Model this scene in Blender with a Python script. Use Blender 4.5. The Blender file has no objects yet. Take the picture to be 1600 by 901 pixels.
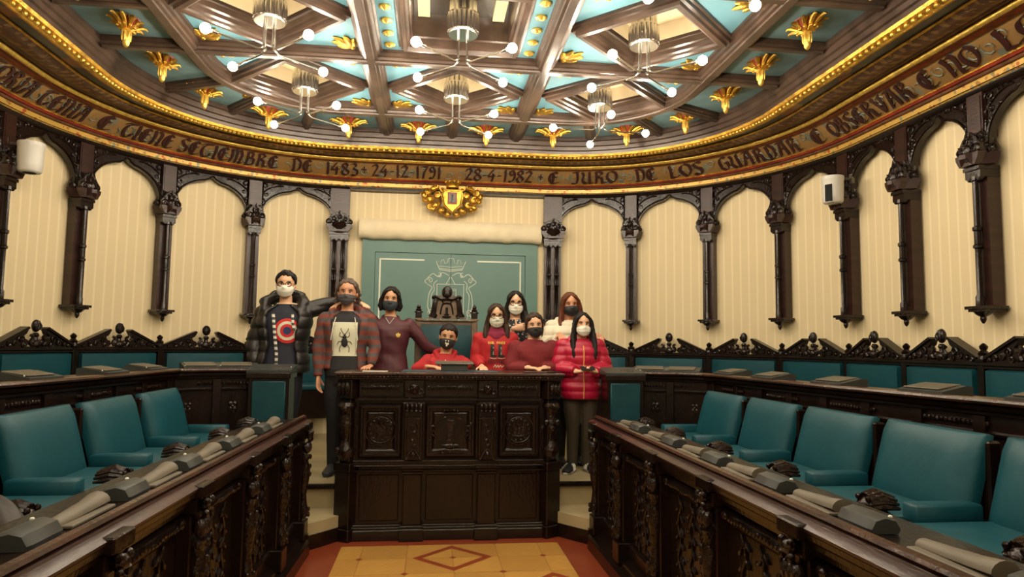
import bpy, bmesh, math, random
from math import sin, cos, pi, radians as R
from mathutils import Vector, Matrix, Euler
random.seed(7)
SC = bpy.context.scene
COL = SC.collection

# ------------------------------------------------------------------ camera, world, exposure
cd = bpy.data.cameras.new('camera'); cam = bpy.data.objects.new('camera', cd); COL.objects.link(cam)
YAW, PITCH, ROLL = R(6.74), R(4.72), R(.756)
F_ = Vector((sin(YAW)*cos(PITCH), cos(YAW)*cos(PITCH), sin(PITCH)))
R_ = F_.cross(Vector((0, 0, 1))).normalized(); U_ = R_.cross(F_)
R2_ = R_*cos(ROLL)+U_*sin(ROLL); U2_ = -R_*sin(ROLL)+U_*cos(ROLL)
cam.matrix_world = Matrix(((R2_.x, U2_.x, -F_.x, -.2), (R2_.y, U2_.y, -F_.y, 0), (R2_.z, U2_.z, -F_.z, 1.6), (0, 0, 0, 1)))
cd.sensor_width = 36; cd.lens = 36*1061/1600; cd.clip_start = .05; cd.clip_end = 60
SC.camera = cam
w = bpy.data.worlds.new('world'); SC.world = w; w.use_nodes = True
w.node_tree.nodes['Background'].inputs[0].default_value = (1, .86, .66, 1)
w.node_tree.nodes['Background'].inputs[1].default_value = .05
SC.view_settings.view_transform = 'Standard'; SC.view_settings.look = 'None'
SC.view_settings.gamma = 1; SC.view_settings.use_curve_mapping = False
SC.view_settings.exposure = 0.66
BULB_POWER = 190.0
BULB_COLOR = (1, .86, .66, 1)

# ------------------------------------------------------------------ materials
MATS = {}
def newmat(name):
    m = bpy.data.materials.new(name); m.use_nodes = True; MATS[name] = m
    return m, m.node_tree, m.node_tree.nodes['Principled BSDF']
def mat(name, col, rough=.5, metal=0, var=.15, scale=6, bump=0, bscale=60, coat=0, stretch=(1, 1, 1), spec=.5):
    m, nt, b = newmat(name)
    b.inputs['Roughness'].default_value = rough; b.inputs['Metallic'].default_value = metal
    b.inputs['Coat Weight'].default_value = coat; b.inputs['Coat Roughness'].default_value = .2
    b.inputs['Specular IOR Level'].default_value = spec
    tc = nt.nodes.new('ShaderNodeTexCoord'); mp = nt.nodes.new('ShaderNodeMapping'); mp.inputs['Scale'].default_value = stretch
    nt.links.new(tc.outputs['Object'], mp.inputs[0])
    n = nt.nodes.new('ShaderNodeTexNoise'); n.inputs['Scale'].default_value = scale; n.inputs['Detail'].default_value = 3
    nt.links.new(mp.outputs[0], n.inputs['Vector'])
    r = nt.nodes.new('ShaderNodeValToRGB'); e = r.color_ramp.elements
    e[0].position = .3; e[1].position = .7
    e[0].color = tuple(c*(1-var) for c in col)+(1,); e[1].color = tuple(min(1, c*(1+var)) for c in col)+(1,)
    nt.links.new(n.outputs[0], r.inputs[0]); nt.links.new(r.outputs[0], b.inputs['Base Color'])
    if bump:
        n2 = nt.nodes.new('ShaderNodeTexNoise'); n2.inputs['Scale'].default_value = bscale; n2.inputs['Detail'].default_value = 4
        nt.links.new(mp.outputs[0], n2.inputs['Vector'])
        bp = nt.nodes.new('ShaderNodeBump'); bp.inputs['Strength'].default_value = bump; bp.inputs['Distance'].default_value = .01
        nt.links.new(n2.outputs[0], bp.inputs['Height']); nt.links.new(bp.outputs[0], b.inputs['Normal'])
    return m
def emis(name, col, st):
    m, nt, b = newmat(name)
    b.inputs['Base Color'].default_value = col; b.inputs['Emission Color'].default_value = col
    b.inputs['Emission Strength'].default_value = st
    return m
def mth(nt, op, a, b=None, c=None):
    n = nt.nodes.new('ShaderNodeMath'); n.operation = op
    for i, x in enumerate((a, b, c)):
        if x is None: continue
        if isinstance(x, (int, float)): n.inputs[i].default_value = x
        else: nt.links.new(x, n.inputs[i])
    return n.outputs[0]
def mixc(nt, f, a, b):
    n = nt.nodes.new('ShaderNodeMix'); n.data_type = 'RGBA'
    for s, x in ((n.inputs[0], f), (n.inputs[6], a), (n.inputs[7], b)):
        if isinstance(x, (int, float)): s.default_value = x
        elif isinstance(x, tuple): s.default_value = x if len(x) == 4 else x+(1,)
        else: nt.links.new(x, s)
    return n.outputs[2]

mat('wood', (.0095, .0045, .0033), .24, var=.45, scale=5, bump=.25, bscale=45, stretch=(1, 1, .35), spec=.4)
mat('carved', (.012, .0056, .004), .2, var=.5, scale=9, bump=.9, bscale=38, spec=.45)
mat('redwood', (.028, .0098, .007), .3, var=.4, scale=5, bump=.2, bscale=50, stretch=(.4, .4, 3))
mat('railwood', (.038, .015, .008), .26, var=.5, scale=7, bump=.2, bscale=50)
mat('beam', (.060, .036, .025), .3, var=.4, scale=5, bump=.15, bscale=50)
mat('throne_wood', (.13, .085, .05), .35, var=.4, scale=14, bump=.3, bscale=60)
mat('leather', (.004, .055, .072), .45, var=.12, scale=3, bump=.35, bscale=9, spec=.32)
mat('leather2', (.007, .045, .055), .45, var=.15, scale=3, bump=.35, bscale=12, spec=.3)
mat('ceiling_teal', (.14, .32, .39), .6, var=.06)
mat('ceiling_teal_dark', (.17, .30, .33), .65, var=.12)
mat('door_paint', (.10, .20, .175), .5, var=.05)
mat('line_white', (.7, .72, .62), .6, var=.05)
mat('gold', (.62, .36, .055), .33, .85, var=.45, scale=12, bump=.5, bscale=70)
mat('gold_bright', (.85, .56, .12), .3, .75, var=.25, scale=20, bump=.4, bscale=90)
mat('red_paint', (.26, .030, .018), .5, var=.3)
mat('orange_paint', (.42, .085, .02), .5, var=.3, scale=12)
mat('brown_paint', (.13, .055, .025), .5, var=.4, scale=12)
mat('cream', (.72, .6, .38), .8, var=.04)
mat('blind', (.74, .64, .44), .8, var=.06, bump=.15, bscale=8)
mat('plaster', (.6, .52, .36), .8, var=.08)
mat('marble', (.42, .34, .19), .35, var=.15, scale=3)
mat('white_plastic', (.62, .6, .54), .4, var=.03)
mat('black', (.010, .010, .010), .7, var=.2, spec=.2)
mat('chrome', (.75, .73, .68), .22, 1, var=.05)
mat('mirror', (.6, .6, .55), .08, 1, var=.05)
mat('console', (.030, .033, .030), .45, var=.2)
mat('console_top', (.10, .085, .06), .5, var=.2)
mat('paper', (.11, .09, .062), .6, var=.15)
mat('white_paper', (.7, .66, .55), .6, var=.05)
mat('blotter', (.02, .045, .055), .6, var=.1)
emis('bulb', BULB_COLOR, BULB_POWER)

def stripes():
    m, nt, b = newmat('wall_stripe'); b.inputs['Roughness'].default_value = .75
    uv = nt.nodes.new('ShaderNodeUVMap'); sp = nt.nodes.new('ShaderNodeSeparateXYZ'); nt.links.new(uv.outputs[0], sp.inputs[0])
    u = mth(nt, 'MULTIPLY', sp.outputs[0], 1/.108)
    t = mth(nt, 'ABSOLUTE', mth(nt, 'SUBTRACT', mth(nt, 'FRACT', u), .5))
    k = mth(nt, 'LESS_THAN', t, .10)
    k2 = mth(nt, 'MULTIPLY', mth(nt, 'GREATER_THAN', t, .40), .5)
    nz = nt.nodes.new('ShaderNodeTexNoise'); nz.inputs['Scale'].default_value = 1.3
    tc = nt.nodes.new('ShaderNodeTexCoord'); nt.links.new(tc.outputs['Object'], nz.inputs['Vector'])
    base = mixc(nt, nz.outputs[0], (.70, .575, .345), (.76, .63, .385))
    c = mixc(nt, mth(nt, 'MULTIPLY', k, .6), base, (.86, .74, .5))
    nt.links.new(c, b.inputs['Base Color'])
stripes()

def painted(name, period, cols, ground, vs=2.2, th=.5):
    # repeated painted ornament along u (UV), used on the bands of the cornice
    m, nt, b = newmat(name); b.inputs['Roughness'].default_value = .4; b.inputs['Metallic'].default_value = .25
    uv = nt.nodes.new('ShaderNodeUVMap'); sp = nt.nodes.new('ShaderNodeSeparateXYZ'); nt.links.new(uv.outputs[0], sp.inputs[0])
    f = mth(nt, 'FRACT', mth(nt, 'MULTIPLY', sp.outputs[0], 1/period))
    cr = nt.nodes.new('ShaderNodeValToRGB'); cr.color_ramp.interpolation = 'CONSTANT'
    el = cr.color_ramp.elements
    while len(el) < len(cols): el.new(.5)
    for i, c in enumerate(cols): el[i].position = i/len(cols); el[i].color = c+(1,)
    nt.links.new(f, cr.inputs[0])
    vo = nt.nodes.new('ShaderNodeTexVoronoi'); vo.inputs['Scale'].default_value = 1/period*vs
    nt.links.new(uv.outputs[0], vo.inputs['Vector'])
    k = mth(nt, 'LESS_THAN', vo.outputs['Distance'], th)
    nt.links.new(mixc(nt, k, ground, cr.outputs[0]), b.inputs['Base Color'])
painted('leafband', .17, [(.34, .17, .03), (.42, .08, .02), (.40, .20, .035), (.20, .22, .15)], (.60, .37, .08), vs=3.2, th=.36)
painted('arabesque', .35, [(.36, .21, .075), (.24, .22, .15), (.40, .23, .08), (.18, .19, .14)], (.34, .195, .07), th=.33)
painted('bead_red', .05, [(.42, .10, .03), (.25, .03, .02)], (.22, .05, .02), th=.5)
painted('scallop', .11, [(.36, .20, .07), (.14, .06, .03)], (.13, .055, .03), th=.55)
painted('motif', .9, [(.10, .10, .08), (.30, .12, .04), (.33, .20, .06), (.09, .11, .09)], (.09, .085, .06), th=.35)

def floormat():
    m, nt, b = newmat('parquet'); b.inputs['Roughness'].default_value = .28
    tc = nt.nodes.new('ShaderNodeTexCoord'); sp = nt.nodes.new('ShaderNodeSeparateXYZ'); nt.links.new(tc.outputs['Object'], sp.inputs[0])
    X, Y = sp.outputs[0], mth(nt, 'SUBTRACT', sp.outputs[1], 5.27)
    p = mth(nt, 'MULTIPLY', mth(nt, 'ADD', X, Y), 1/.69); q = mth(nt, 'MULTIPLY', mth(nt, 'SUBTRACT', X, Y), 1/.69)
    def near(v, per):  # distance to nearest multiple of per
        a = mth(nt, 'ADD', mth(nt, 'MULTIPLY', v, 1/per), .5)
        return mth(nt, 'MULTIPLY', mth(nt, 'ABSOLUTE', mth(nt, 'SUBTRACT', mth(nt, 'FRACT', a), .5)), per)
    d1 = mth(nt, 'MAXIMUM', near(p, 1), near(q, 1)); d2 = mth(nt, 'MAXIMUM', near(p, 2), near(q, 2))
    small = mth(nt, 'LESS_THAN', d1, .045)
    ring = mth(nt, 'MULTIPLY', mth(nt, 'LESS_THAN', d2, .44), mth(nt, 'GREATER_THAN', d2, .33))
    dark = mth(nt, 'MAXIMUM', small, ring)
    # plank directions: blocks alternate grain
    nz = nt.nodes.new('ShaderNodeTexNoise'); nz.inputs['Scale'].default_value = 5; nz.inputs['Detail'].default_value = 5
    cmb = nt.nodes.new('ShaderNodeCombineXYZ')
    chk = mth(nt, 'GREATER_THAN', mth(nt, 'SUBTRACT', near(p, 1), near(q, 1)), 0)
    cx = mth(nt, 'ADD', mth(nt, 'MULTIPLY', p, 7), 0); cy = mth(nt, 'MULTIPLY', q, 1)
    nt.links.new(mth(nt, 'ADD', mth(nt, 'MULTIPLY', cx, chk), mth(nt, 'MULTIPLY', p, 1)), cmb.inputs[0])
    nt.links.new(mth(nt, 'ADD', mth(nt, 'MULTIPLY', mth(nt, 'MULTIPLY', q, 7), mth(nt, 'SUBTRACT', 1, chk)), cy), cmb.inputs[1])
    nt.links.new(cmb.outputs[0], nz.inputs['Vector'])
    wood = mixc(nt, nz.outputs[0], (.36, .17, .035), (.60, .33, .08))
    wood = mixc(nt, mth(nt, 'MULTIPLY', chk, .35), wood, (.33, .155, .035))
    seam = mth(nt, 'LESS_THAN', mth(nt, 'ABSOLUTE', mth(nt, 'SUBTRACT', near(p, 1), near(q, 1))), .012)
    wood = mixc(nt, mth(nt, 'MULTIPLY', seam, .5), wood, (.2, .07, .02))
    red = (.24, .045, .015)
    c = mixc(nt, dark, wood, red)
    bord = mth(nt, 'MAXIMUM', mth(nt, 'GREATER_THAN', mth(nt, 'ABSOLUTE', X), .86), mth(nt, 'GREATER_THAN', sp.outputs[1], 5.60))
    c = mixc(nt, bord, c, (.22, .04, .015))
    nt.links.new(c, b.inputs['Base Color'])
floormat()

# ------------------------------------------------------------------ mesh builder
class B:
    def __init__(s): s.bm = bmesh.new(); s.M = Matrix(); s.W = None; s.uv = None
    def v(s, p):
        q = s.M @ Vector(p)
        if s.W: q = s.W(q)
        return s.bm.verts.new(q)
    def face(s, vs):
        try: return s.bm.faces.new(vs)
        except ValueError: return None
    def grid(s, rows, cu=False, cv=False, c0=False, c1=False, uvs=None):
        V = [[s.v(p) for p in r] for r in rows]; n = len(V); m = len(V[0])
        if uvs and s.uv is None: s.uv = s.bm.loops.layers.uv.new('UVMap')
        for i in range(n if cv else n-1):
            for j in range(m if cu else m-1):
                i2, j2 = (i+1) % n, (j+1) % m
                f = s.face((V[i][j], V[i][j2], V[i2][j2], V[i2][j]))
                if f and uvs:
                    for l, (a, b) in zip(f.loops, ((i, j), (i, j+1), (i+1, j+1), (i+1, j))): l[s.uv].uv = uvs(a, b)
        if c0: s.face(V[0][::-1])
        if c1: s.face(V[-1])
        return V
    def box(s, x0, x1, y0, y1, z0, z1, nx=1, bev=0):
        if bev:
            e = bev
            rows = []
            for (z, k) in ((z0, e), (z0+e, 0), (z1-e, 0), (z1, e)):
                rows.append([(x0+k, y0+k*0, z), (x1-k, y0+k*0, z), (x1-k*0, y0+k, z), (x1, y1-k, z), (x1-k, y1, z), (x0+k, y1, z), (x0, y1-k, z), (x0, y0+k, z)] if False else
                            [(x0+e, y0+k, z), (x1-e, y0+k, z), (x1-k, y0+e, z), (x1-k, y1-e, z), (x1-e, y1-k, z), (x0+e, y1-k, z), (x0+k, y1-e, z), (x0+k, y0+e, z)])
            s.grid(rows, cu=True, c0=True, c1=True); return
        rows = []
        for i in range(nx+1):
            x = x0+(x1-x0)*i/nx
            rows.append([(x, y0, z0), (x, y1, z0), (x, y1, z1), (x, y0, z1)])
        s.grid(rows, cu=True, c0=True, c1=True)
    def prism(s, poly, y0, y1):
        A = [s.v((x, y0, z)) for x, z in poly]; Bk = [s.v((x, y1, z)) for x, z in poly]; n = len(poly)
        s.face(A); s.face(Bk[::-1])
        for i in range(n): s.face((A[i], Bk[i], Bk[(i+1) % n], A[(i+1) % n]))
    def prismz(s, poly, z0, z1):
        A = [s.v((x, y, z0)) for x, y in poly]; Bk = [s.v((x, y, z1)) for x, y in poly]; n = len(poly)
        s.face(A[::-1]); s.face(Bk)
        for i in range(n): s.face((A[i], A[(i+1) % n], Bk[(i+1) % n], Bk[i]))
    def loft(s, pts, rad, n=10, side=None, caps=True, round_caps=False):
        pts = [Vector(p) for p in pts]; N = len(pts)
        if not isinstance(rad, (list, tuple)) : rad = [rad]*N
        rows = []; pu = None
        for i, p in enumerate(pts):
            t = (pts[min(i+1, N-1)]-pts[max(i-1, 0)]).normalized()
            if side is not None: u = Vector(side) - t*t.dot(Vector(side))
            elif pu is None: u = t.orthogonal()
            else: u = pu - t*t.dot(pu)
            if u.length < 1e-5: u = t.orthogonal()
            u.normalize(); pu = u; w = t.cross(u)
            r = rad[i]; a, b = r if isinstance(r, (list, tuple)) else (r, r)
            rows.append([p+u*cos(2*pi*k/n)*a+w*sin(2*pi*k/n)*b for k in range(n)])
        if round_caps:
            def cap(i, sg):
                t = (pts[1]-pts[0]).normalized() if i == 0 else (pts[-1]-pts[-2]).normalized()
                r = rad[i]; m = min(r) if isinstance(r, (list, tuple)) else r
                out = []
                for a in (50, 80):
                    out.append([p0+t*sg*m*sin(R(a)) + (q-p0)*(cos(R(a))-1)*1 + (q-p0)*0 + (p0-p0) if False else pts[i]+t*sg*m*sin(R(a))+(q-pts[i])*cos(R(a)) for q in rows[i] for p0 in (pts[i],)])
                return out
            a = cap(0, -1); b = cap(-1 if False else N-1, 1)
            rows = a[::-1]+rows+b
        s.grid(rows, cu=True, c0=caps, c1=caps)
    def ell(s, c, r, n=14, m=9, rot=None):
        if not isinstance(r, (list, tuple)): r = (r, r, r)
        rows = []
        for i in range(1, m):
            a = pi*i/m; rows.append([])
            for j in range(n):
                b = 2*pi*j/n; p = Vector((r[0]*sin(a)*cos(b), r[1]*sin(a)*sin(b), r[2]*cos(a)))
                if rot is not None: p = rot @ p
                rows[-1].append(Vector(c)+p)
        V = s.grid(rows, cu=True)
        for k, sg in ((0, 1), (-1, -1)):
            p = Vector((0, 0, r[2]*sg)); p = rot @ p if rot is not None else p
            t = s.v(Vector(c)+p)
            for j in range(n): s.face((V[k][j], t, V[k][(j+1) % n]))
    def lathe(s, prof, c=(0, 0, 0), n=16, caps=True):
        s.grid([[(c[0]+r*cos(2*pi*k/n), c[1]+r*sin(2*pi*k/n), c[2]+z) for k in range(n)] for r, z in prof], cu=True, c0=caps, c1=caps)
    def out(s, name, m, parent=None, smooth=True, ang=40):
        bmesh.ops.remove_doubles(s.bm, verts=s.bm.verts[:], dist=1e-6)
        bmesh.ops.recalc_face_normals(s.bm, faces=s.bm.faces[:])
        me = bpy.data.meshes.new(name); s.bm.to_mesh(me); s.bm.free()
        ms = m if isinstance(m, (list, tuple)) else [m]
        for k in ms: me.materials.append(MATS[k] if isinstance(k, str) else k)
        if smooth:
            me.polygons.foreach_set('use_smooth', [True]*len(me.polygons))
            try: me.set_sharp_from_angle(angle=R(ang))
            except Exception: pass
        o = bpy.data.objects.new(name, me); COL.objects.link(o)
        if parent is not None: o.parent = parent
        return o
def thing(name, label, cat, loc=(0, 0, 0), rz=0, group=None):
    o = bpy.data.objects.new(name, None); COL.objects.link(o); o.empty_display_size = .1
    o.location = loc; o.rotation_euler = (0, 0, rz)
    o['label'] = label; o['category'] = cat
    if group: o['group'] = group
    return o
def tag(o, label, cat, group=None):
    o['label'] = label; o['category'] = cat
    if group: o['group'] = group
    return o
def struct(o): o['kind'] = 'structure'; return o
def dup(root, loc=None, rz=None, label=None, mat_=None):
    r = root.copy(); COL.objects.link(r)
    if loc is not None: r.location = loc
    if rz is not None: r.rotation_euler = (0, 0, rz)
    if label: r['label'] = label
    def rec(a, b):
        for ch in list(a.children):
            if ch.name == b.name: continue
            c = ch.copy(); COL.objects.link(c); c.parent = b; rec(ch, c)
    rec(root, r)
    return r
def bez(pts, n=8):
    # Catmull-Rom through pts
    P = [Vector(p) for p in pts]; out = []
    for i in range(len(P)-1):
        a, b, c, d = P[max(i-1, 0)], P[i], P[i+1], P[min(i+2, len(P)-1)]
        for k in range(n):
            t = k/n
            out.append(.5*((2*b)+(-a+c)*t+(2*a-5*b+4*c-d)*t*t+(-a+3*b-3*c+d)*t**3))
    out.append(P[-1]); return out
def spiral(cx, cz, r0, r1, a0, a1, n=14, y=0):
    return [(cx+(r0+(r1-r0)*i/n)*cos(a0+(a1-a0)*i/n), y, cz+(r0+(r1-r0)*i/n)*sin(a0+(a1-a0)*i/n)) for i in range(n+1)]

# ------------------------------------------------------------------ plan of the hall: flat back, round corners, straight sides
RB, CX, CY = 2.93, 1.2, 6.3
SE = CX+RB*pi/2            # s where the side runs straight
def PT(s, off=0, z=0):
    a = abs(s); sg = 1 if s >= 0 else -1
    if a <= CX: x, y, nx, ny = a, CY+RB, 0, -1
    elif a < SE:
        t = (a-CX)/RB; x, y, nx, ny = CX+RB*sin(t), CY+RB*cos(t), -sin(t), -cos(t)
    else: x, y, nx, ny = CX+RB, CY-(a-SE), -1, 0
    return Vector((sg*(x+nx*off), y+ny*off, z))
def samples(s0, s1, d=.12):
    n = max(1, int(math.ceil((s1-s0)/d))); return [s0+(s1-s0)*i/n for i in range(n+1)]
SMAX = SE+CY+2.2           # Y = -2.2
def sweep(name, prof, m, parent=None, s0=-SMAX, s1=SMAX, close=False, d=.15, ang=30):
    b = B(); ss = samples(s0, s1, d); L = [0]
    for i in range(1, len(prof)): L.append(L[-1]+math.dist(prof[i], prof[i-1]))
    L.append(L[-1]+.1)
    b.grid([[PT(s, o, z) for o, z in prof] for s in ss], cu=close, c0=close, c1=close,
           uvs=lambda i, j: (s0+(s1-s0)*i/(len(ss)-1), L[j]))
    o = b.out(name, m, parent, ang=ang); return o
# ------------------------------------------------------------------ room shell
b = B(); b.box(-4.6, 4.6, -2.4, 9.6, -.1, 0); struct(b.out('floor', 'parquet', smooth=False))
o = sweep('wall_back', [(-.12, 0), (-.12, 4.57)], 'wall_stripe', s0=-1.45, s1=1.45); struct(o)
o = sweep('wall_left', [(-.12, 0), (-.12, 4.57)], 'wall_stripe', s0=-SMAX, s1=-1.45); struct(o)
o = sweep('wall_right', [(-.12, 0), (-.12, 4.57)], 'wall_stripe', s0=1.45, s1=SMAX); struct(o)
b = B(); b.box(-4.3, 4.3, -2.3, -2.2, 0, 4.57); struct(b.out('wall_front', 'plaster', smooth=False))
b = B(); b.box(-4.6, 4.6, -2.4, 9.7, 4.56, 4.62); CEIL = struct(b.out('ceiling', 'ceiling_teal', smooth=False))

# platform: two curved marble steps and the raised floor of the seating
st = B()
def arcpoly(y0, xe, ye, n=16): return [(-xe+2*xe*i/n, ye+(y0-ye)*(1-(2*i/n-1)**2)) for i in range(n+1)]
fr = [(-1.12, 5.50), (-1.03, 5.60), (-.95, 5.70), (-.86, 5.82), (-.7, 5.9), (.7, 5.9), (.86, 5.82), (.95, 5.70), (1.03, 5.60), (1.12, 5.50)]
b = B(); b.prismz(fr+[(1.3, 5.48), (1.3, 6.05), (-1.3, 6.05), (-1.3, 5.48)], 0, .11)
s1_ = struct(b.out('trim_1', 'wood'))
b = B(); b.prismz([(x, y+.015) for x, y in fr]+[(1.3, 5.495), (1.3, 6.05), (-1.3, 6.05), (-1.3, 5.495)], .11, .2)
b.out('marble_tread', 'marble', s1_)
b = B(); b.box(-1.3, 1.3, 6.04, 6.2, .2, .365); s2_ = struct(b.out('trim_2', 'marble', smooth=False))
b = B(); b.box(-1.3, 1.3, 6.0, 6.06, .36, .398, bev=.008); b.out('dark_nosing', 'wood', s2_)
b = B(); b.prismz([(-1.3, 6.06), (1.3, 6.06), (1.3, -2.2), (4.25, -2.2), (4.25, 9.4), (-4.25, 9.4), (-4.25, -2.2), (-1.3, -2.2)], .2, .4)
pf = struct(b.out('floor_platform', 'marble', smooth=False))
for sg in (-1, 1):
    b = B(); P_ = [PT(sg*s, -.11) for s in samples(2.2, SMAX, .2)]
    Q_ = [PT(sg*s, 1.15) for s in samples(2.2, SMAX, .2)]
    b.prismz([(p.x, p.y) for p in P_]+[(p.x, p.y) for p in Q_[::-1]], .4, .66)
    struct(b.out('floor_tier', 'wood', smooth=False))

# ------------------------------------------------------------------ cornice with the inscription
BANDP = [(.108, 3.81), (.155, 3.85), (.205, 3.895), (.245, 3.932), (.28, 3.965)]
c1 = sweep('trim_cornice', [(-.12, 3.66), (.03, 3.66), (.03, 3.695), (.07, 3.70)], 'wood'); struct(c1)
sweep('gilded_leaf_moulding', [(.0, 3.69), (.045, 3.69), (.06, 3.70), (.065, 3.745), (.05, 3.755), (.0, 3.755)], 'leafband', c1)
sweep('red_fillet', [(.05, 3.752), (.075, 3.757), (.085, 3.772), (.078, 3.778)], 'brown_paint', c1)
sweep('orange_fillet', [(.078, 3.778), (.10, 3.778), (.11, 3.788), (.105, 3.797)], 'red_paint', c1)
sweep('gold_fillet', [(.10, 3.797), (.118, 3.797), (.122, 3.806), (.112, 3.812)], 'gold', c1)
sweep('inscription_band', BANDP, 'arabesque', c1)
sweep('orange_band', [(.279, 3.964), (.30, 3.966), (.335, 3.985), (.36, 4.01)], 'orange_paint', c1)
sweep('red_bead', [(.325, 3.972), (.36, 3.972), (.38, 3.99)], 'bead_red', c1)
def ropeprof(o, z, r, n=8): return [(o+r*cos(2*pi*k/n), z+r*sin(2*pi*k/n)) for k in range(n)]
sweep('gilded_rope', ropeprof(.405, 3.975, .028), 'gold_bright', c1, close=True, ang=60)
sweep('dark_cove', [(.38, 4.0), (.47, 3.985), (.50, 4.0)], 'brown_paint', c1)
sweep('scallop_band', [(.49, 3.99), (.56, 3.965), (.66, 3.965), (.70, 3.98)], 'scallop', c1)
sweep('thin_gilded_fillet', ropeprof(.72, 3.975, .012, 6), 'gold', c1, close=True)
sweep('painted_soffit', [(.70, 3.985), (.90, 3.985)], 'motif', c1)
sweep('gilded_rim', [(.86, 3.985), (.875, 3.95), (.90, 3.945), (.91, 3.96), (.985, 3.96), (.995, 3.985)], 'gold', c1)
# beads of the big rope: one mesh of repeated beads
b = B()
for s in samples(-9.5, 9.5, .075):
    b.ell(PT(s, .945, 3.952), (.021, .021, .016), 6, 5)
b.out('gilded_beads', 'gold_bright', c1)
sweep('rim_moulding', [(.995, 3.985), (1.0, 4.02), (1.02, 4.03), (1.025, 4.07), (1.045, 4.08), (1.05, 4.13), (1.07, 4.14), (1.075, 4.19), (1.08, 4.57)], 'beam', c1)

# letters drawn as broad-nib pen strokes
G = {
'T': (.8, [[(.0, .82), (.15, .95), (.4, .97), (.8, .98)], [(.5, .93), (.18, .75), (.08, .4), (.25, .05), (.55, .05), (.72, .3)]]),
'O': (.75, [[(.38, 1), (.1, .8), (.05, .4), (.35, 0)], [(.38, 1), (.66, .8), (.68, .35), (.35, 0)]]),
'R': (.85, [[(.18, 1), (.2, .5), (.15, 0)], [(.1, .95), (.45, 1), (.6, .78), (.25, .52)], [(.3, .52), (.55, .4), (.6, .05), (.82, .08)]]),
'I': (.35, [[(.15, 1), (.2, .5), (.15, .05), (.3, 0)]]),
'A': (.85, [[(.1, .02), (.22, .4), (.45, 1)], [(.68, .0), (.66, .5), (.62, 1)], [(.15, .97), (.4, 1), (.72, .98)], [(.22, .45), (.66, .48)]]),
'E': (.75, [[(.62, .85), (.4, 1), (.14, .75), (.08, .35), (.35, .02), (.72, .12)], [(.28, .95), (.35, .5), (.3, .08)], [(.3, .52), (.6, .55)]]),
'N': (.85, [[(.1, 1), (.22, .6), (.15, 0)], [(.15, .85), (.5, 1), (.68, .7), (.6, .05), (.8, .05)]]),
'S': (.65, [[(.58, .88), (.35, 1), (.1, .82), (.25, .55), (.52, .38), (.5, .1), (.25, 0), (.05, .12)]]),
'M': (1.1, [[(.1, 1), (.2, .5), (.1, 0)], [(.15, .85), (.4, 1), (.52, .7), (.5, 0)], [(.5, .8), (.75, 1), (.9, .6), (.8, .05), (1.0, .05)]]),
'B': (.75, [[(.15, 1), (.18, .5), (.12, 0)], [(.1, .98), (.5, .95), (.48, .6), (.2, .55)], [(.2, .55), (.62, .45), (.55, .05), (.1, .0)]]),
'D': (.8, [[(.2, .98), (.22, .5), (.2, .02)], [(.05, .95), (.45, 1), (.7, .7), (.65, .25), (.35, 0), (.08, .05)]]),
'J': (.6, [[(.1, .95), (.5, 1)], [(.4, .97), (.45, .4), (.3, 0), (.05, .08)]]),
'U': (.85, [[(.08, .95), (.2, .7), (.12, .25), (.35, .02), (.6, .15)], [(.62, 1), (.62, .4), (.66, .0), (.82, .08)]]),
'L': (.7, [[(.15, 1), (.2, .5), (.15, .03)], [(.12, .05), (.4, .0), (.65, .15)]]),
'G': (.75, [[(.6, .9), (.35, 1), (.1, .7), (.12, .2), (.4, 0), (.65, .2), (.6, .5), (.4, .48)]]),
'V': (.75, [[(.05, 1), (.2, .6), (.38, .0)], [(.38, .02), (.6, .5), (.62, 1)]]),
'1': (.4, [[(.2, 1), (.22, .5), (.2, 0)]]),
'4': (.7, [[(.45, 1), (.2, .65), (.05, .38), (.6, .42)], [(.42, .62), (.42, .3), (.35, 0)]]),
'8': (.65, [[(.32, .52), (.1, .72), (.3, 1), (.52, .78), (.32, .52), (.06, .25), (.3, 0), (.58, .25), (.32, .52)]]),
'3': (.6, [[(.08, .9), (.35, 1), (.5, .78), (.25, .55)], [(.25, .55), (.56, .38), (.4, .02), (.05, .08)]]),
'2': (.65, [[(.08, .78), (.3, 1), (.52, .78), (.3, .4), (.05, .05)], [(.05, .05), (.3, .1), (.58, .05)]]),
'7': (.6, [[(.05, .95), (.55, .97), (.3, .45), (.2, 0)]]),
'9': (.6, [[(.5, .75), (.3, 1), (.1, .75), (.3, .5), (.5, .7), (.5, .3), (.25, 0), (.08, .08)]]),
'-': (.4, [[(.05, .42), (.35, .45)]]),
'+': (.6, [[(.3, .75), (.3, .25)], [(.08, .5), (.52, .5)]]),
' ': (.4, []),
}
def textwarp(p):
    # x = s, z = 0..1 across the inscription band, y = thickness
    t = min(.999, max(0, p.z))*4; i = int(t); f = t-i
    o = BANDP[i][0]+(BANDP[i+1][0]-BANDP[i][0])*f; z = BANDP[i][1]+(BANDP[i+1][1]-BANDP[i][1])*f
    return PT(p.x, o+.003-p.y*.7, z-.003+p.y*.7)
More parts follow.
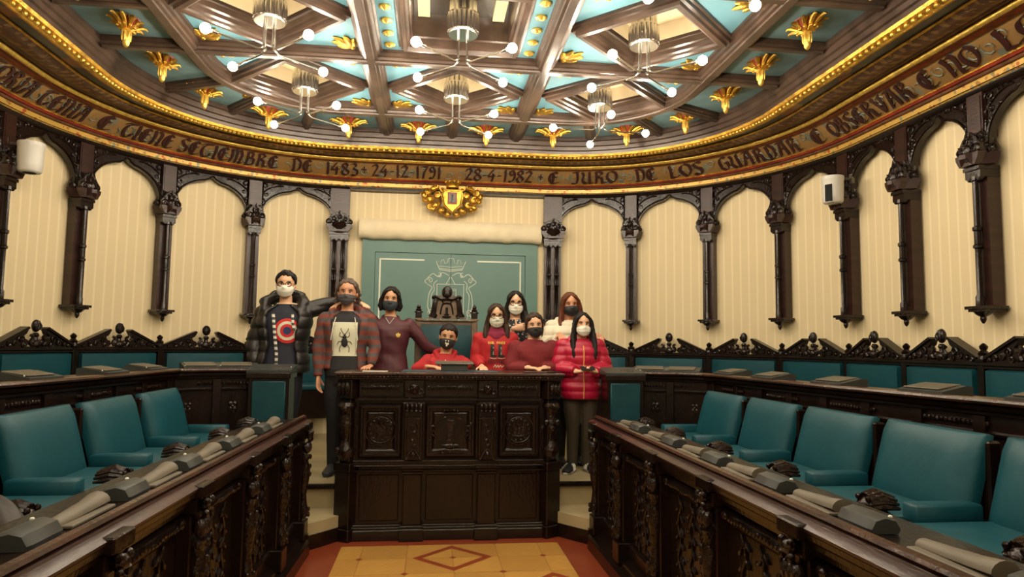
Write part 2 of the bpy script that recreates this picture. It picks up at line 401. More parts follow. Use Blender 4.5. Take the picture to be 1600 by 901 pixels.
INS = [('TORIA', -6.12, -5.44), ('TENIA', -5.34, -4.72), ('E', -4.57, -4.40), ('TIENE', -4.27, -3.63), ('SETIEMBRE', -3.56, -2.28), ('DE', -2.12, -1.82), ('1483', -1.66, -1.2), ('+', -1.17, -1.07), ('24-12-1791', -1.03, -.1), ('28-4-1982', .21, 1.14), ('+', 1.2, 1.3), ('E', 1.36, 1.53), ('JURO', 1.70, 2.38), ('DE', 2.62, 2.94), ('LOS', 3.10, 3.62), ('GUARDAR', 3.84, 5.05), ('E', 5.25, 5.43), ('OBSERVAR', 5.54, 6.78), ('E', 6.88, 7.05), ('NO', 7.17, 7.52), ('LO', 7.68, 8.1)]
for word, a, e in INS:
    b = B(); b.W = textwarp
    W = sum(G[c][0]+.08 for c in word); k = (e-a)/W; x = a
    for c in word:
        for st_ in G[c][1]:
            pts = bez([(px, pz, 0) for px, pz in st_], 5)
            th = .115 if c not in '+-' else .06
            rows = []
            for i, p in enumerate(pts):
                t = i/(len(pts)-1); q = th*(1 if 0 < t < 1 else .8)
                dx, dz = q*.85, q*.42
                X = lambda u: x+u*k
                Z = lambda v: .1+.8*v
                rows.append([(X(p.x-dx), 0, Z(p.y-dz)), (X(p.x-dx), -.012, Z(p.y-dz)), (X(p.x+dx), -.012, Z(p.y+dz)), (X(p.x+dx), 0, Z(p.y+dz))])
            b.grid(rows, cu=True, c0=True, c1=True)
        x += (G[c][0]+.08)*k
    b.out('lettering', 'letter' if 'letter' in MATS else mat('letter', (.045, .014, .012), .35, var=.3), c1)
# arabesque scrolls between words
mat('arab', (.17, .21, .17), .5, var=.3)
b = B(); b.W = textwarp; random.seed(3)
gaps = [(-5.43, -5.35), (-4.70, -4.58), (-4.40, -4.28), (-2.27, -2.12), (-1.8, -1.68), (-.08, .2), (1.53, 1.68), (2.38, 2.6), (2.95, 3.09), (3.63, 3.83), (5.06, 5.24), (6.79, 6.87), (7.06, 7.16), (7.53, 7.67)]+[(-6.9+.0, -6.15)]
for g0, g1 in gaps+[(w_[1], w_[2]) for w_ in INS]:
    n = max(1, int((g1-g0)/.11))
    for i in range(n):
        cx = g0+(g1-g0)*(i+.5)/n; q = random.random()
        pts = spiral(cx, .3+.4*q, .07, .02, random.random()*6, 6+random.random()*5, 9)
        pts = [(p[0], -.004, (p[2]-.5)*2.2+.5 if False else p[2]) for p in pts]
        pts = [(p[0], p[1], min(.95, max(.05, .5+(p[2]-(.3+.4*q))*4+(q-.5)*.4))) for p in pts]
        b.grid([[(p[0]-.006, p[1], p[2]-.03), (p[0], p[1]-.006, p[2]), (p[0]+.006, p[1], p[2]+.03)] for p in pts])
b.out('painted_scrolls', 'arab', c1)

# ------------------------------------------------------------------ arcade of blind arches
BND = [1.45, 2.53, 3.57, 4.55, 5.49, 6.38, 7.25, 8.13, 9.0, 9.9, 10.8, 11.7]
def WP(s0, off=0): return lambda p: PT(s0+p.x, off-p.y, p.z)
def archcurve(h, n=9):
    L = [(-h, 3.22)]
    for i in range(1, n+1):
        a = pi-(pi/2-.20)*i/n; L.append((h*cos(a), 3.24+.325*sin(a)))
    xl = L[-1][0]; L += [(xl+.015, 3.572), (-.035, 3.585), (-.02, 3.607), (0, 3.617)]
    return L+[(-x, z) for x, z in L[-2::-1]]
for sg in (-1, 1):
    side = 'left' if sg < 0 else 'right'
    root = struct(thing('trim_arcade_'+side, '', '')); del root['label']; del root['category']
    for k in range(len(BND)-1):
        a, e = BND[k], BND[k+1]; c = sg*(a+e)/2; hw = (e-a)/2
        pw = .10 if k else .10
        cur = archcurve(hw-pw); b = B(); b.W = WP(c)
        top = 3.665
        # frieze slab with the arch cut out: front, back and intrados
        f = [[(x, y, z) for (x, z) in cur] for y in (.06, .0)]; rows = [[(x, .06, top) for x, z in cur], f[0], f[1], [(x, .0, top) for x, z in cur]]
        b.grid(rows)
        for q in (-1, 1): b.box(q*hw if q < 0 else q*(hw-pw), q*(hw-pw) if q < 0 else q*hw, 0, .06, 3.22, top, nx=2)
        b.out('arch_spandrel', 'wood', root)
        # raised rim and carved scrolls in the spandrels
        b = B(); b.W = WP(c)
        b.loft([(x*1.035, -.008, z+.012) for x, z in cur], .009, 5)
        for q in (-1, 1):
            X = lambda x: q*x
            h = hw-pw
            for (cx, cz, r, a0, a1) in ((h-.02, 3.60, .045, 0, 7), (h-.12, 3.625, .028, 2, 9), (h-.04, 3.50, .03, 1, -6), (h-.005, 3.41, .026, 0, 6), (h+.03, 3.33, .022, 2, -4), (h-.2, 3.63, .02, 3, -3)):
                b.loft([(q*x, -.006, z) for x, y, z in spiral(cx, cz, r, .006, a0, a1, 12)], .0085, 5)
            b.loft(bez([(q*(h+.035), -.006, 3.26), (q*(h+.02), -.006, 3.38), (q*(h+.03), -.006, 3.47), (q*(h-.06), -.006, 3.57), (q*(h-.17), -.006, 3.62), (q*(h-.25), -.006, 3.625)], 5), .010, 5)
        b.out('carved_scroll', 'carved', root)
    # cap moulding above the arches
    b = B(); ss = samples(1.33, SMAX-.1, .15)
    b.grid([[PT(sg*s, o, z) for o, z in ((-.1, 3.64), (.015, 3.645), (.03, 3.66), (.045, 3.68), (.045, 3.70), (-.1, 3.70))] for s in ss], cu=True, c0=True, c1=True)
    b.out('cap_moulding', 'wood', root)

def pilaster(wide):
    t = thing('wall_pilaster', '', 'pilaster', group='carved pilasters round the wall')
    w = .125 if wide else .078
    b = B(); b.box(-w, w, -.03, .10, 3.30, 3.655); b.box(-w*.8, w*.8, -.036, -.03, 3.34, 3.63); b.out('pier_block', 'redwood', t, ang=20)
    # crown capital: three-lobed cresting over a flared cup
    b = B(); k = w/.125
    b.lathe([(.085*k+.02, 3.05), (.10*k+.02, 3.09), (.13*k+.025, 3.14), (.125*k+.02, 3.17), (.09*k, 3.22)], n=14)
    cup = b.out('capital_cup', 'wood', t)
    b = B()
    W0 = (.165 if wide else .112)
    for rz in ((0,) if wide else (0, 62, -62)):
        b.M = Matrix.Rotation(R(rz), 4, 'Z'); yy = -.112 if rz == 0 else -.10
        b.prism([(-W0*.95, 3.17), (-W0*1.0, 3.22), (-W0*.6, 3.29), (0, 3.345), (W0*.6, 3.29), (W0*1.0, 3.22), (W0*.95, 3.17)], yy+.02, yy+.05)
        LB = [(-.82, 3.195, .040), (.82, 3.195, .040), (-.42, 3.235, .034), (.42, 3.235, .034), (0, 3.265, .036)] if wide else [(-.66, 3.19, .044), (.66, 3.19, .044), (0, 3.255, .036)]
        for q, z, r in LB:
            b.ell((q*W0, yy+.01, z), (r, .018, r), 12, 6); b.loft(spiral(q*W0, z, r*.85, .006, pi/2, pi/2+(8 if q >= 0 else -8), 12, yy-.010), .007, 5)
        b.loft([(0, yy, 3.28), (0, yy, 3.35)], [.016, .003], 6)
    cr_ = b.out('capital_crest', 'carved', t)
    b = B()
    for rz in ((0,) if wide else (0, 62, -62)):
        b.M = Matrix.Rotation(R(rz), 4, 'Z'); yy = -.118 if rz == 0 else -.105
        b.prism([(-W0*.70, 3.065), (-W0*1.0, 3.125), (-W0*1.04, 3.16), (-W0*.5, 3.165), (-W0*.25, 3.15), (0, 3.215), (W0*.25, 3.15), (W0*.5, 3.165), (W0*1.04, 3.16), (W0*1.0, 3.125), (W0*.70, 3.065)], yy, yy+.06)
    b.out('capital_plate', 'redwood', t, ang=20)
    b = B()
    for q in ((-.45, 0, .45) if wide else (0,)): b.ell((q*W0, -.119, 3.105), (.016 if q == 0 else .009, .004, .016 if q == 0 else .009), 8, 5)
    b.out('plate_boss', 'black', cr_)
    b = B(); b.box(-w*1.04, w*1.04, -.085, .1, 3.03, 3.06); b.box(-w*.98, w*.98, -.07, .1, 2.97, 3.03)
    for q in ((-.75, -.25, .25, .75) if wide else (-.6, .6)):
        b.prism([(q*w-.028, 2.975), (q*w, 2.945), (q*w+.028, 2.975)], -.07, -.02)
    b.out('capital_neck', 'wood', t, ang=20)
    b = B(); b.box(-w*.92, w*.92, -.005, .1, 1.95, 2.98); b.box(-.02, .02, -.014, -.005, 2.0, 2.95); b.out('shaft_board', 'redwood', t, ang=20)
    b = B()
    for q in ((-.055, .055) if wide else (0,)):
        for qq in ((-.014, .014) if wide else (0,)):
            rr = .0125 if wide else .021
            b.lathe([(rr*1.5, 1.95), (rr*1.5, 2.02), (rr, 2.04), (rr, 2.40), (rr*1.6, 2.41), (rr*1.6, 2.43), (rr*1.15, 2.44), (rr*1.15, 2.54), (rr*1.6, 2.55), (rr*1.6, 2.575), (rr, 2.585), (rr, 2.94), (rr*1.5, 2.95), (rr*1.5, 2.98)], (q+qq, -.05, 0), 8)
    b.out('colonnette', 'wood', t)
    b = B(); b.box(-w*1.35, w*1.35, -.10, .1, 1.925, 1.95); b.box(-w*1.1, w*1.1, -.085, .1, 1.905, 1.925)
    b.lathe([(w*.9, 1.905), (w*.6, 1.88), (w*.28, 1.865), (w*.3, 1.845), (w*.2, 1.825), (.005, 1.812)], (0, -.03, 0), 10)
    b.out('bracket', 'carved', t, ang=25)
    return t
def frame(s, off=0, z=0):
    p = PT(s, off, z); q = PT(s+.001, off, z)-PT(s-.001, off, z)
    return p, math.atan2(q.y, q.x)
ORD = ['first', 'second', 'third', 'fourth', 'fifth', 'sixth', 'seventh', 'eighth', 'ninth', 'tenth', 'eleventh', 'twelfth']
PW = pilaster(True); PN = pilaster(False); used = {}
for sg in (-1, 1):
    side = 'left' if sg < 0 else 'right'
    for k, s in enumerate(BND[:9]):
        src = PW if k == 0 else PN
        p, a = frame(sg*s)
        lab = ('dark carved pilaster with paired colonnettes just %s of the teal double door' % side) if k == 0 else \
              '%s dark carved pilaster along the %s wall, counted outward from the teal double door' % (ORD[k], side)
        if src.name not in used: used[src.name] = 1; o = src; o.location = p; o.rotation_euler = (0, 0, a); o['label'] = lab
        else: dup(src, p, a, lab)

# ------------------------------------------------------------------ teal double door, roller blind, gilt arms on the back wall
def box_part(name, m, parent, *a, **k):
    b = B(); b.box(*a, **k); return b.out(name, m, parent, smooth=False)
YW = 9.35
d = struct(thing('door_1', '', '')); del d['label']; del d['category']
dx = .05
b = B(); x0, x1 = dx-1.195, dx+1.2
for (u0, u1, z0, z1) in ((x0, x0+.17, .4, 3.0), (x1-.17, x1, .4, 3.0), (x0+.17, x1-.17, 2.83, 3.0)): b.box(u0, u1, YW-.07, YW, z0, z1)
b.out('door_frame', 'door_paint', d, smooth=False)
for sg in (-1, 1):
    b = B(); u0, u1 = (x0+.174, dx-.003) if sg < 0 else (dx+.003, x1-.174)
    b.box(u0, u1, YW-.05, YW, .4, 2.826); lf = b.out('door_leaf', 'door_paint', d, smooth=False)
    b = B()
    xo = u0+.065 if sg < 0 else u1-.065
    b.box(xo-.010, xo+.010, YW-.058, YW-.05, .55, 2.745); xi = dx+sg*.36
    b.box(min(xo, xi), max(xo, xi), YW-.058, YW-.05, 2.725, 2.745); b.out('white_line', 'line_white', lf, smooth=False)
# white line-drawn coat of arms across the two leaves
b = B(); yc = YW-.054; r = .006
def ln(pts, rr=r): b.loft([(x*.76+dx, yc, z-.09) for x, z in pts], rr*.9, 4)
ln([(-.24, 2.5), (.24, 2.5), (.24, 2.1), (.12, 1.98), (0, 1.92), (-.12, 1.98), (-.24, 2.1), (-.24, 2.5)])
for q in (-1, 1):
    Q = lambda L: [(q*x, z) for x, z in L]
    ln(Q([(x, z) for x, y, z in bez([(.03, 0, 2.62), (.15, 0, 2.66), (.22, 0, 2.60), (.32, 0, 2.64), (.42, 0, 2.57), (.46, 0, 2.53), (.38, 0, 2.48), (.33, 0, 2.45), (.38, 0, 2.36), (.40, 0, 2.2), (.36, 0, 2.1), (.40, 0, 2.0), (.35, 0, 1.9), (.25, 0, 1.83)], 5)]))
    ln(Q([(x, z) for x, y, z in bez([(.24, 0, 2.55), (.30, 0, 2.50), (.29, 0, 2.42), (.34, 0, 2.34), (.33, 0, 2.18), (.30, 0, 2.0), (.22, 0, 1.92)], 5)]), .005)
    ln(Q([(x, z) for x, y, z in spiral(.34, 2.1, .06, .015, 0, 8, 14)]), .005)
    ln(Q([(x, z) for x, y, z in spiral(.36, 2.55, .045, .012, 0, 8, 14)]), .005)
    ln(Q([(x, z) for x, y, z in spiral(.20, 2.62, .04, .012, 1, 7, 12)]), .005)
    ln(Q([(.0, 2.68), (.20, 2.70), (.27, 2.82), (.19, 2.77), (.17, 2.83), (.13, 2.84), (.11, 2.78), (.06, 2.80), (.05, 2.85), (.0, 2.86)]))
    ln(Q([(0, 2.70), (.2, 2.72)]), .005); ln(Q([(0, 2.735), (.21, 2.75)]), .005)
    ln(Q([(.02, 2.20), (.02, 2.44), (.05, 2.44), (.05, 2.41), (.08, 2.41), (.08, 2.44), (.10, 2.44), (.10, 2.2)]), .005)
    ln(Q([(.01, 2.6), (.08, 2.5)]), .005)
b.out('painted_arms', 'line_white', d)
# roller blind
bl = thing('roller_blind', 'rolled-up cream fabric blind above the teal double door', 'blind', (dx, YW-.1, 3.1))
b = B()
prof = [(-.0, 3.265), (-.06, 3.262), (-.10, 3.22), (-.115, 3.14), (-.10, 3.05), (-.05, 3.005), (0, 2.995)]
rows = []
for i in range(41):
    x = -1.235+2.47*i/40; wob = .006*sin(i*1.7)+.005*sin(i*.9+1)
    rows.append([(x, y*(1+wob*6), z+(wob if j > 3 else 0)-3.1) for j, (y, z) in enumerate(prof)])
b.grid(rows, c0=True, c1=True); b.out('rolled_fabric', 'blind', bl)
box_part('blind_rail', 'cream', bl, -1.24, 1.24, -.0, .06, -.09, .175)
# gilt coat of arms
ar = thing('gilded_coat_of_arms', 'gilded carved coat of arms with a crown above the teal double door', 'coat of arms', (.045, 9.16, 3.55))
b = B(); random.seed(5)
for q in (-1, 1):
    for (x, z, rx, rz, a) in ((.30, .0, .07, .05, 20), (.33, .10, .06, .05, 60), (.25, .15, .08, .04, 150), (.36, -.02, .05, .03, 0), (.22, -.08, .09, .045, -30), (.30, -.10, .05, .05, 10), (.14, -.15, .07, .045, -20), (.2, .06, .06, .05, 90), (.06, -.2, .05, .035, 0), (.22, .17, .05, .03, 40), (.38, .05, .035, .06, 0), (.26, -.13, .05, .035, 50)):
        rot = Matrix.Rotation(R(-q*a), 3, 'Y'); b.ell((q*x, .0, z), (rx, .045, rz), 10, 6, rot)
        b.loft([(q*(x+(u[0]-x)), -.045, u[2]) for u in spiral(x, z, rz*.9, .006, a, a+7, 10)], .009, 5)
b.out('acanthus_mantling', 'gold', ar)
b = B(); sh = [(-.12, .12), (.12, .12), (.14, .05), (.11, -.08), (0, -.19), (-.11, -.08), (-.14, .05)]
b.prism(sh, -.07, .02); b.loft([(x, -.07, z) for x, z in sh+[sh[0]]], .016, 6)
for q in (-1, 1): b.loft(spiral(q*.13, .13, .04, .01, 0, q*7, 10, -.06), .012, 6)
b.out('shield', 'gold', ar)
b = B(); b.box(-.062, .062, -.078, -.05, -.07, .09); b.out('red_field', 'red_paint', ar, smooth=False)
b = B(); b.prism([(-.048, .075), (.048, .075), (.048, -.05), (-.048, -.05)], -.084, -.07)
b.out('grey_field', 'throne_wood', ar, smooth=False)
b = B(); b.prism([(-.02, .06), (-.012, .045), (-.012, -.01), (-.03, -.045), (.03, -.045), (.012, -.01), (.012, .045), (.02, .06)], -.09, -.08); b.out('tower_relief', 'wood', ar, smooth=False)
b = B(); b.lathe([(.085, .155), (.09, .175), (.075, .18), (.10, .22), (.105, .225)], (0, -.03, 0), 14)
for i in range(9): a = 2*pi*i/9; b.ell((.10*cos(a), -.03+.10*sin(a), .235), (.014, .014, .024), 6, 5)
b.out('crown', 'gold', ar)
# ------------------------------------------------------------------ coffered ceiling
ZB, ZP = 4.10, 4.205      # underside of beams, panels
def beam_prof(w):        # moulded section, half width w
    return [(-w, ZP+.02), (-w, 4.185), (-w*.82, 4.178), (-w*.80, 4.15), (-w*.6, 4.142), (-w*.56, 4.12), (-w*.34, 4.115), (-w*.30, ZB), (w*.30, ZB), (w*.34, 4.115), (w*.56, 4.12), (w*.6, 4.142), (w*.8, 4.15), (w*.82, 4.178), (w, 4.185), (w, ZP+.02)]
def beam(pts, w, name='beam', dz=0):
    b = B(); P_ = [Vector((p[0], p[1], 0)) for p in pts]; N = len(P_); rows = []
    for i in range(N):
        t0 = (P_[i]-P_[i-1]).normalized() if i else (P_[1]-P_[0]).normalized()
        t1 = (P_[i+1]-P_[i]).normalized() if i < N-1 else t0
        n0 = Vector((t0.y, -t0.x, 0)); n1 = Vector((t1.y, -t1.x, 0)); n = (n0+n1).normalized(); k = 1/max(.3, n.dot(n0))
        rows.append([P_[i]+n*(o*k)+Vector((0, 0, z+dz)) for o, z in beam_prof(w)])
    b.grid(rows, cu=True, c0=True, c1=True); return b.out(name, 'beam', CEIL, ang=25)
YR = [7.45, 6.04, 4.49, 2.94, 1.39, -.16, -1.71]
for x in (-.79, .79): beam([(x, -2.15), (x, 8.16)], .105)
beam([(0, 7.45), (0, 8.16)], .085)
for i, y in enumerate(YR[1:]): beam([(-3.06, y), (3.06, y)], .095, dz=.003)
ring = [PT(s, 1.79) for s in samples(-SMAX+.1, SMAX-.1, .3)]
beam([(p.x, p.y) for p in ring], .115, dz=-.004)
RS = []
for s in (2.05, 3.12, 4.12, 5.05): RS += [s]
for sg in (-1, 1):
    for s in (2.02, 3.35, 4.55):
        a, c = PT(sg*s, 1.06), PT(sg*s, 1.8); beam([(a.x, a.y), (c.x, c.y)], .075, dz=.004)
    for y in (5.265, 3.715, 2.165, .615): beam([(sg*2.34, y), (sg*3.06, y)], .075, dz=.005)
# darker panels of the outer ring
b = B(); ss = samples(-SMAX+.05, SMAX-.05, .2)
ZR = 4.185
b.grid([[PT(s, 1.07, ZR), PT(s, 1.79, ZR)] for s in ss]); b.out('ring_panel', 'ceiling_teal_dark', CEIL)
b = B(); b.W = None
XB = [-2.36, -.79, .79, 2.36]; YB2 = [1.39, -.16]
def flat(poly): b.prismz(poly, ZP, ZP+.01)
for r_, (y1, y0) in enumerate(zip([7.45, 6.04, 4.49, 2.94, 1.39, -.16], [6.04, 4.49, 2.94, 1.39, -.16, -2.2])):
    for c_ in range(3):
        x0, x1 = XB[c_], XB[c_+1]; cx = (-1.565, 0, 1.565)[c_]; cy = (6.745, 5.265, 3.715, 2.165, .615, 0)[r_]
        if r_ == 5: flat([(x0, y0), (x1, y0), (x1, y1), (x0, y1)]); continue
        if c_ == 1 and r_ in (1, 3):
            hx, hy = .53, .56
            for (u0, u1, v0, v1) in ((x0, cx-hx, y0, y1), (cx+hx, x1, y0, y1), (cx-hx, cx+hx, y0, cy-hy), (cx-hx, cx+hx, cy+hy, y1)): flat([(u0, v0), (u1, v0), (u1, v1), (u0, v1)])
        else:
            hx, hy = .70, .685
            for sx, X in ((-1, x0), (1, x1)):
                for sy, Y in ((-1, y0), (1, y1)): flat([(X, Y), (cx, Y), (cx, cy+sy*hy), (cx+sx*hx, cy), (X, cy)])
b.out('field_panel', 'ceiling_teal', CEIL, smooth=False)

# diamond coffers
def ornament(b, L=.26, W=.16):
    # flat acanthus fan: three rows of leaves, hanging under the panel (z down)
    for (a, l, r0) in ((0, 1, .1), (24, .85, .12), (-24, .85, .12), (48, .62, .12), (-48, .62, .12), (12, .6, .0), (-12, .6, .0)):
        rot = Matrix.Rotation(R(a), 3, 'Z'); c = rot @ Vector((0, L*l*.5, 0)); c.z = -.012
        b.ell(c, (W*.16, L*l*.5, .022), 8, 6, rot)
    b.ell((0, .02, -.02), (.03, .03, .025), 8, 6)
    for q in (-1, 1): b.loft([(q*x, z+.03, -.018) for x, y, z in spiral(.04, 0, .03, .008, 0, 6, 8)], .008, 5)
def diamond(cx, cy, hx, hy):
    pts = [(cx-hx, cy), (cx, cy-hy), (cx+hx, cy), (cx, cy+hy)]
    # closed moulded frame
    b = B(); n = 4; rows = []
    wd = .10
    C0 = Vector((cx, cy, 0))
    prof = [(0, ZP+.02), (0, 4.18), (.018, 4.175), (.022, 4.145), (.045, 4.14), (.05, 4.112), (.085, 4.108), (.105, 4.12), (.11, 4.14), (.13, 4.15), (.135, 4.18), (.155, 4.19), (.16, 4.23), (.175, 4.24), (.18, 4.41)]
    for (o, z) in prof:
        k = 1-o/(min(hx, hy)*.705)
        rows.append([C0+Vector((x-cx, y-cy, 0))*k+Vector((0, 0, z)) for x, y in pts])
    b.grid(rows, cu=True); fr = b.out('diamond_frame', 'beam', CEIL, ang=20)
    b = B(); k = 1-.18/(min(hx, hy)*.705); q = [((x-cx)*k+cx, (y-cy)*k+cy) for x, y in pts]
    b.prismz(q, 4.40, 4.41); b.out('recess_panel', 'cream', fr, smooth=False)
    b = B()
    for i in range(4):
        a, c = Vector(q[i]+(0,)), Vector(q[(i+1) % 4]+(0,)); m = (a+c)/2; dd = (c-a)*.5; inn = (Vector((cx, cy, 0))-m)*.06
        b.grid([[m-dd*.97+inn+Vector((0, 0, 4.255)), m+dd*.97+inn+Vector((0, 0, 4.255))], [m-dd*.97+inn+Vector((0, 0, 4.399)), m+dd*.97+inn+Vector((0, 0, 4.399))]])
    b.out('recess_side', 'plaster', fr, smooth=False)
    # acanthus ornaments in the four triangles
    for sx in (-1, 1):
        for sy in (-1, 1):
            b = B(); b.M = Matrix.Translation((cx+sx*hx*.80, cy+sy*hy*.80, ZP-.003)) @ Matrix.Rotation(math.atan2(-sy, -sx)-pi/2, 4, 'Z') @ Matrix.Translation((0, -.10, 0))
            ornament(b, .24, .2); b.out('gilded_leaf', 'gold', CEIL)
CELLX = (-1.565, 0, 1.565); ROWS = [(6.745, .70), (5.265, .70), (3.715, .70), (2.165, .70), (.615, .70)]
# the ceiling slab is opened where the coffers go: build it as strips instead
hole = []
for r_, (cy, hy) in enumerate(ROWS):
    for c_, cx in enumerate(CELLX):
        if c_ == 1 and r_ in (1, 3): continue
        diamond(cx, cy, .715, hy-.0)
        hole.append((cx, cy))
def squarecoffer(cx, cy):
    b = B(); prof = [(.56, ZP+.02), (.56, 4.18), (.545, 4.175), (.54, 4.15), (.52, 4.145), (.515, 4.12), (.485, 4.115), (.475, 4.15), (.455, 4.16), (.45, 4.22), (.435, 4.23), (.43, 4.44)]
    b.grid([[(cx-o*.95, cy-o, z), (cx+o*.95, cy-o, z), (cx+o*.95, cy+o, z), (cx-o*.95, cy+o, z)] for o, z in prof], cu=True)
    fr = b.out('square_frame', 'beam', CEIL, ang=20)
    b = B(); b.box(cx-.42, cx+.42, cy-.44, cy+.44, 4.43, 4.44); b.out('recess_panel', 'mirror', fr, smooth=False)
    b = B()
    for q in (-1, 1): b.box(cx+q*.32-.05, cx+q*.32+.05, cy-.42, cy+.42, 4.40, 4.43)
    b.out('recess_side', 'cream', fr, smooth=False)
    for q in (-1, 1):
        for k in range(6):
            b = B(); b.M = Matrix.Translation((cx+q*.615, cy-.56+.225*k, ZP)); b.lathe([(.045, 0), (.048, -.012), (.03, -.022), (.028, -.018), (.012, -.03), (.002, -.03)], n=12)
            b.out('gilded_boss', 'gold_bright', CEIL)
    for q in (-.35, 0, .35):
        b = B(); b.M = Matrix.Translation((cx+q, cy+.635, ZP)); b.lathe([(.03, 0), (.032, -.012), (.012, -.024), (.002, -.024)], n=12); b.out('gilded_boss', 'gold_bright', CEIL)
squarecoffer(0, 5.265); squarecoffer(0, 2.165)

# gilded pendants in the ring panels
def pendant():
    t = thing('ceiling_pendant', '', 'pendant', group='gilded pendants round the ceiling rim')
    S_ = Matrix.Diagonal((.98, 1.0, .86, 1)); b = B(); b.M = S_
    for k in range(10):
        a = 2*pi*k/10+.31; c, e = cos(a), sin(a); L = 1 if abs(c) > .5 else .8
        b.loft([(.03*c, .02*e, -.10), (.09*c*L, .055*e, -.07), (.155*c*L, .09*e, -.035), (.205*c*L, .12*e, -.030), (.225*c*L, .13*e, -.045)], [.010, .017, .019, .013, .004], 6)
        b.ell((.10*c, .06*e, -.085), (.018, .014, .012), 6, 4)
        for w_ in (-.25, .25): b.loft([(.10*cos(a), .06*sin(a), -.05), (.17*cos(a+w_)*L, .10*sin(a+w_), -.022)], [.010, .006], 5)
    b.out('leaf_spread', 'gold', t)
    b = B(); b.M = S_; b.lathe([(.10, -.001), (.095, -.012), (.07, -.045), (.04, -.08), (.025, -.10)], n=14)
    b.out('red_rosette', 'red_paint', t)
    b = B(); b.M = S_; b.lathe([(.03, -.10), (.040, -.115), (.024, -.13), (.028, -.16), (.031, -.20), (.024, -.25), (.01, -.272), (.001, -.275)], n=10)
    for i in range(6): a = i*pi/3; b.ell((.03*cos(a), .03*sin(a), -.165), (.01, .01, .05), 6, 5)
    b.out('drop', 'gold_bright', t)
    return t
PD = pendant()
plist = []
for s, o_ in ((.40, 1.07), (1.22, 1.17), (2.72, 1.28), (3.95, 1.33)): plist += [(PT(q*s, o_+.25), q, 'back curve') for q in (-1, 1)]
plist = [(Vector((q*x, y, 0)), q, x) for q in (-1, 1) for x, y in ((.40, 7.92), (1.20, 7.86), (2.05, 7.66), (2.55, 7.08), (2.70, 6.38), (2.70, 5.64), (2.70, 4.88), (2.70, 4.1), (2.70, 3.33))]
for i, (p, q, x) in enumerate(plist):
    k = i % 9; side = 'left' if q < 0 else 'right'
    ang = -q*[0, 0, 35, 65, 85, 90, 90, 90, 90][k]
    lab = 'gilded leafy ceiling pendant with red rosette, %s from the room axis on the %s' % (ORD[k], side)
    if i == 0: PD.location = (p.x, p.y, ZR); PD.rotation_euler = (0, 0, R(ang)); PD['label'] = lab
    else: dup(PD, (p.x, p.y, ZR), R(ang), lab)

# chandeliers
def chandelier():
    t = thing('ceiling_light', '', 'ceiling light', group='chrome four-globe lights in the coffers')
    b = B()
    b.lathe([(.0, 4.06-4.5), (.115, 4.06-4.5), (.122, 4.075-4.5), (.122, 4.085-4.5)], n=24, caps=False)
    n = 20
    for i in range(n):      # ring of chrome rods round the drum
        a = 2*pi*i/n; b.loft([(.112*cos(a), .112*sin(a), -.42), (.112*cos(a), .112*sin(a), -.28)], .0165, 8)
    b.lathe([(.118, -.285), (.125, -.28), (.125, -.27), (.1, -.265)], n=24)
    for i in range(12):
        a = 2*pi*i/12; b.loft([(.088*cos(a), .088*sin(a), -.27), (.088*cos(a), .088*sin(a), -.105)], .022, 8)
    b.out('drum', 'chrome', t)
    for i, (sx, sy) in enumerate(((-1, -1), (1, -1), (-1, 1), (1, 1))):
        b = B(); x0, y0 = sx*.035, sy*.03
        b.loft([(x0, y0, -.43), (x0, y0, -.62), (x0*1.2, y0*1.2, -.655), (x0*1.9, y0*1.9, -.672), (sx*.30, sy*.285, -.672)], .0075, 8)
        b.lathe([(.013, -.665), (.013, -.645), (.009, -.64)], (x0, y0, .015), 8)
        arm = b.out('arm', 'chrome', t)
        b = B(); d_ = Vector((sx*.36, sy*.34, 0)).normalized()
        b.loft([Vector((sx*.295, sy*.28, -.672)), Vector((sx*.325, sy*.31, -.672))], .014, 10); b.out('socket', 'chrome', arm)
        b = B(); b.ell((sx*.36, sy*.34, -.672), .037, 12, 8); b.out('bulb', 'bulb', t)
    return t
CH = chandelier(); first = True
cn = {-1: 'left', 0: 'middle', 1: 'right'}
for r_, (cy, hy) in enumerate(ROWS):
    for c_, cx in enumerate(CELLX):
        lab = 'chrome ceiling light with four globe bulbs, %s column, %s row counted from the back wall' % (cn[c_-1], ORD[r_])
        rz = R(45) if (r_, c_) == (0, 2) else 0
        cx2 = cx*.955 if c_ != 1 else 0
        if first: first = False; CH.location = (cx2, cy, 4.5); CH['label'] = lab
        else: dup(CH, (cx2, cy, 4.5), rz, lab)
# ------------------------------------------------------------------ presidential desk
XD = -.02
dk = thing('presidential_desk', 'large dark carved wooden desk with three panelled bays standing at the centre of the hall', 'desk', (XD, 5.75, 0))
def DB(name, m, boxes, parent=dk, bev=.006, sm=True):
    b = B()
    for x in boxes: b.box(*x, bev=bev)
    return b.out(name, m, parent, smooth=sm, ang=25)
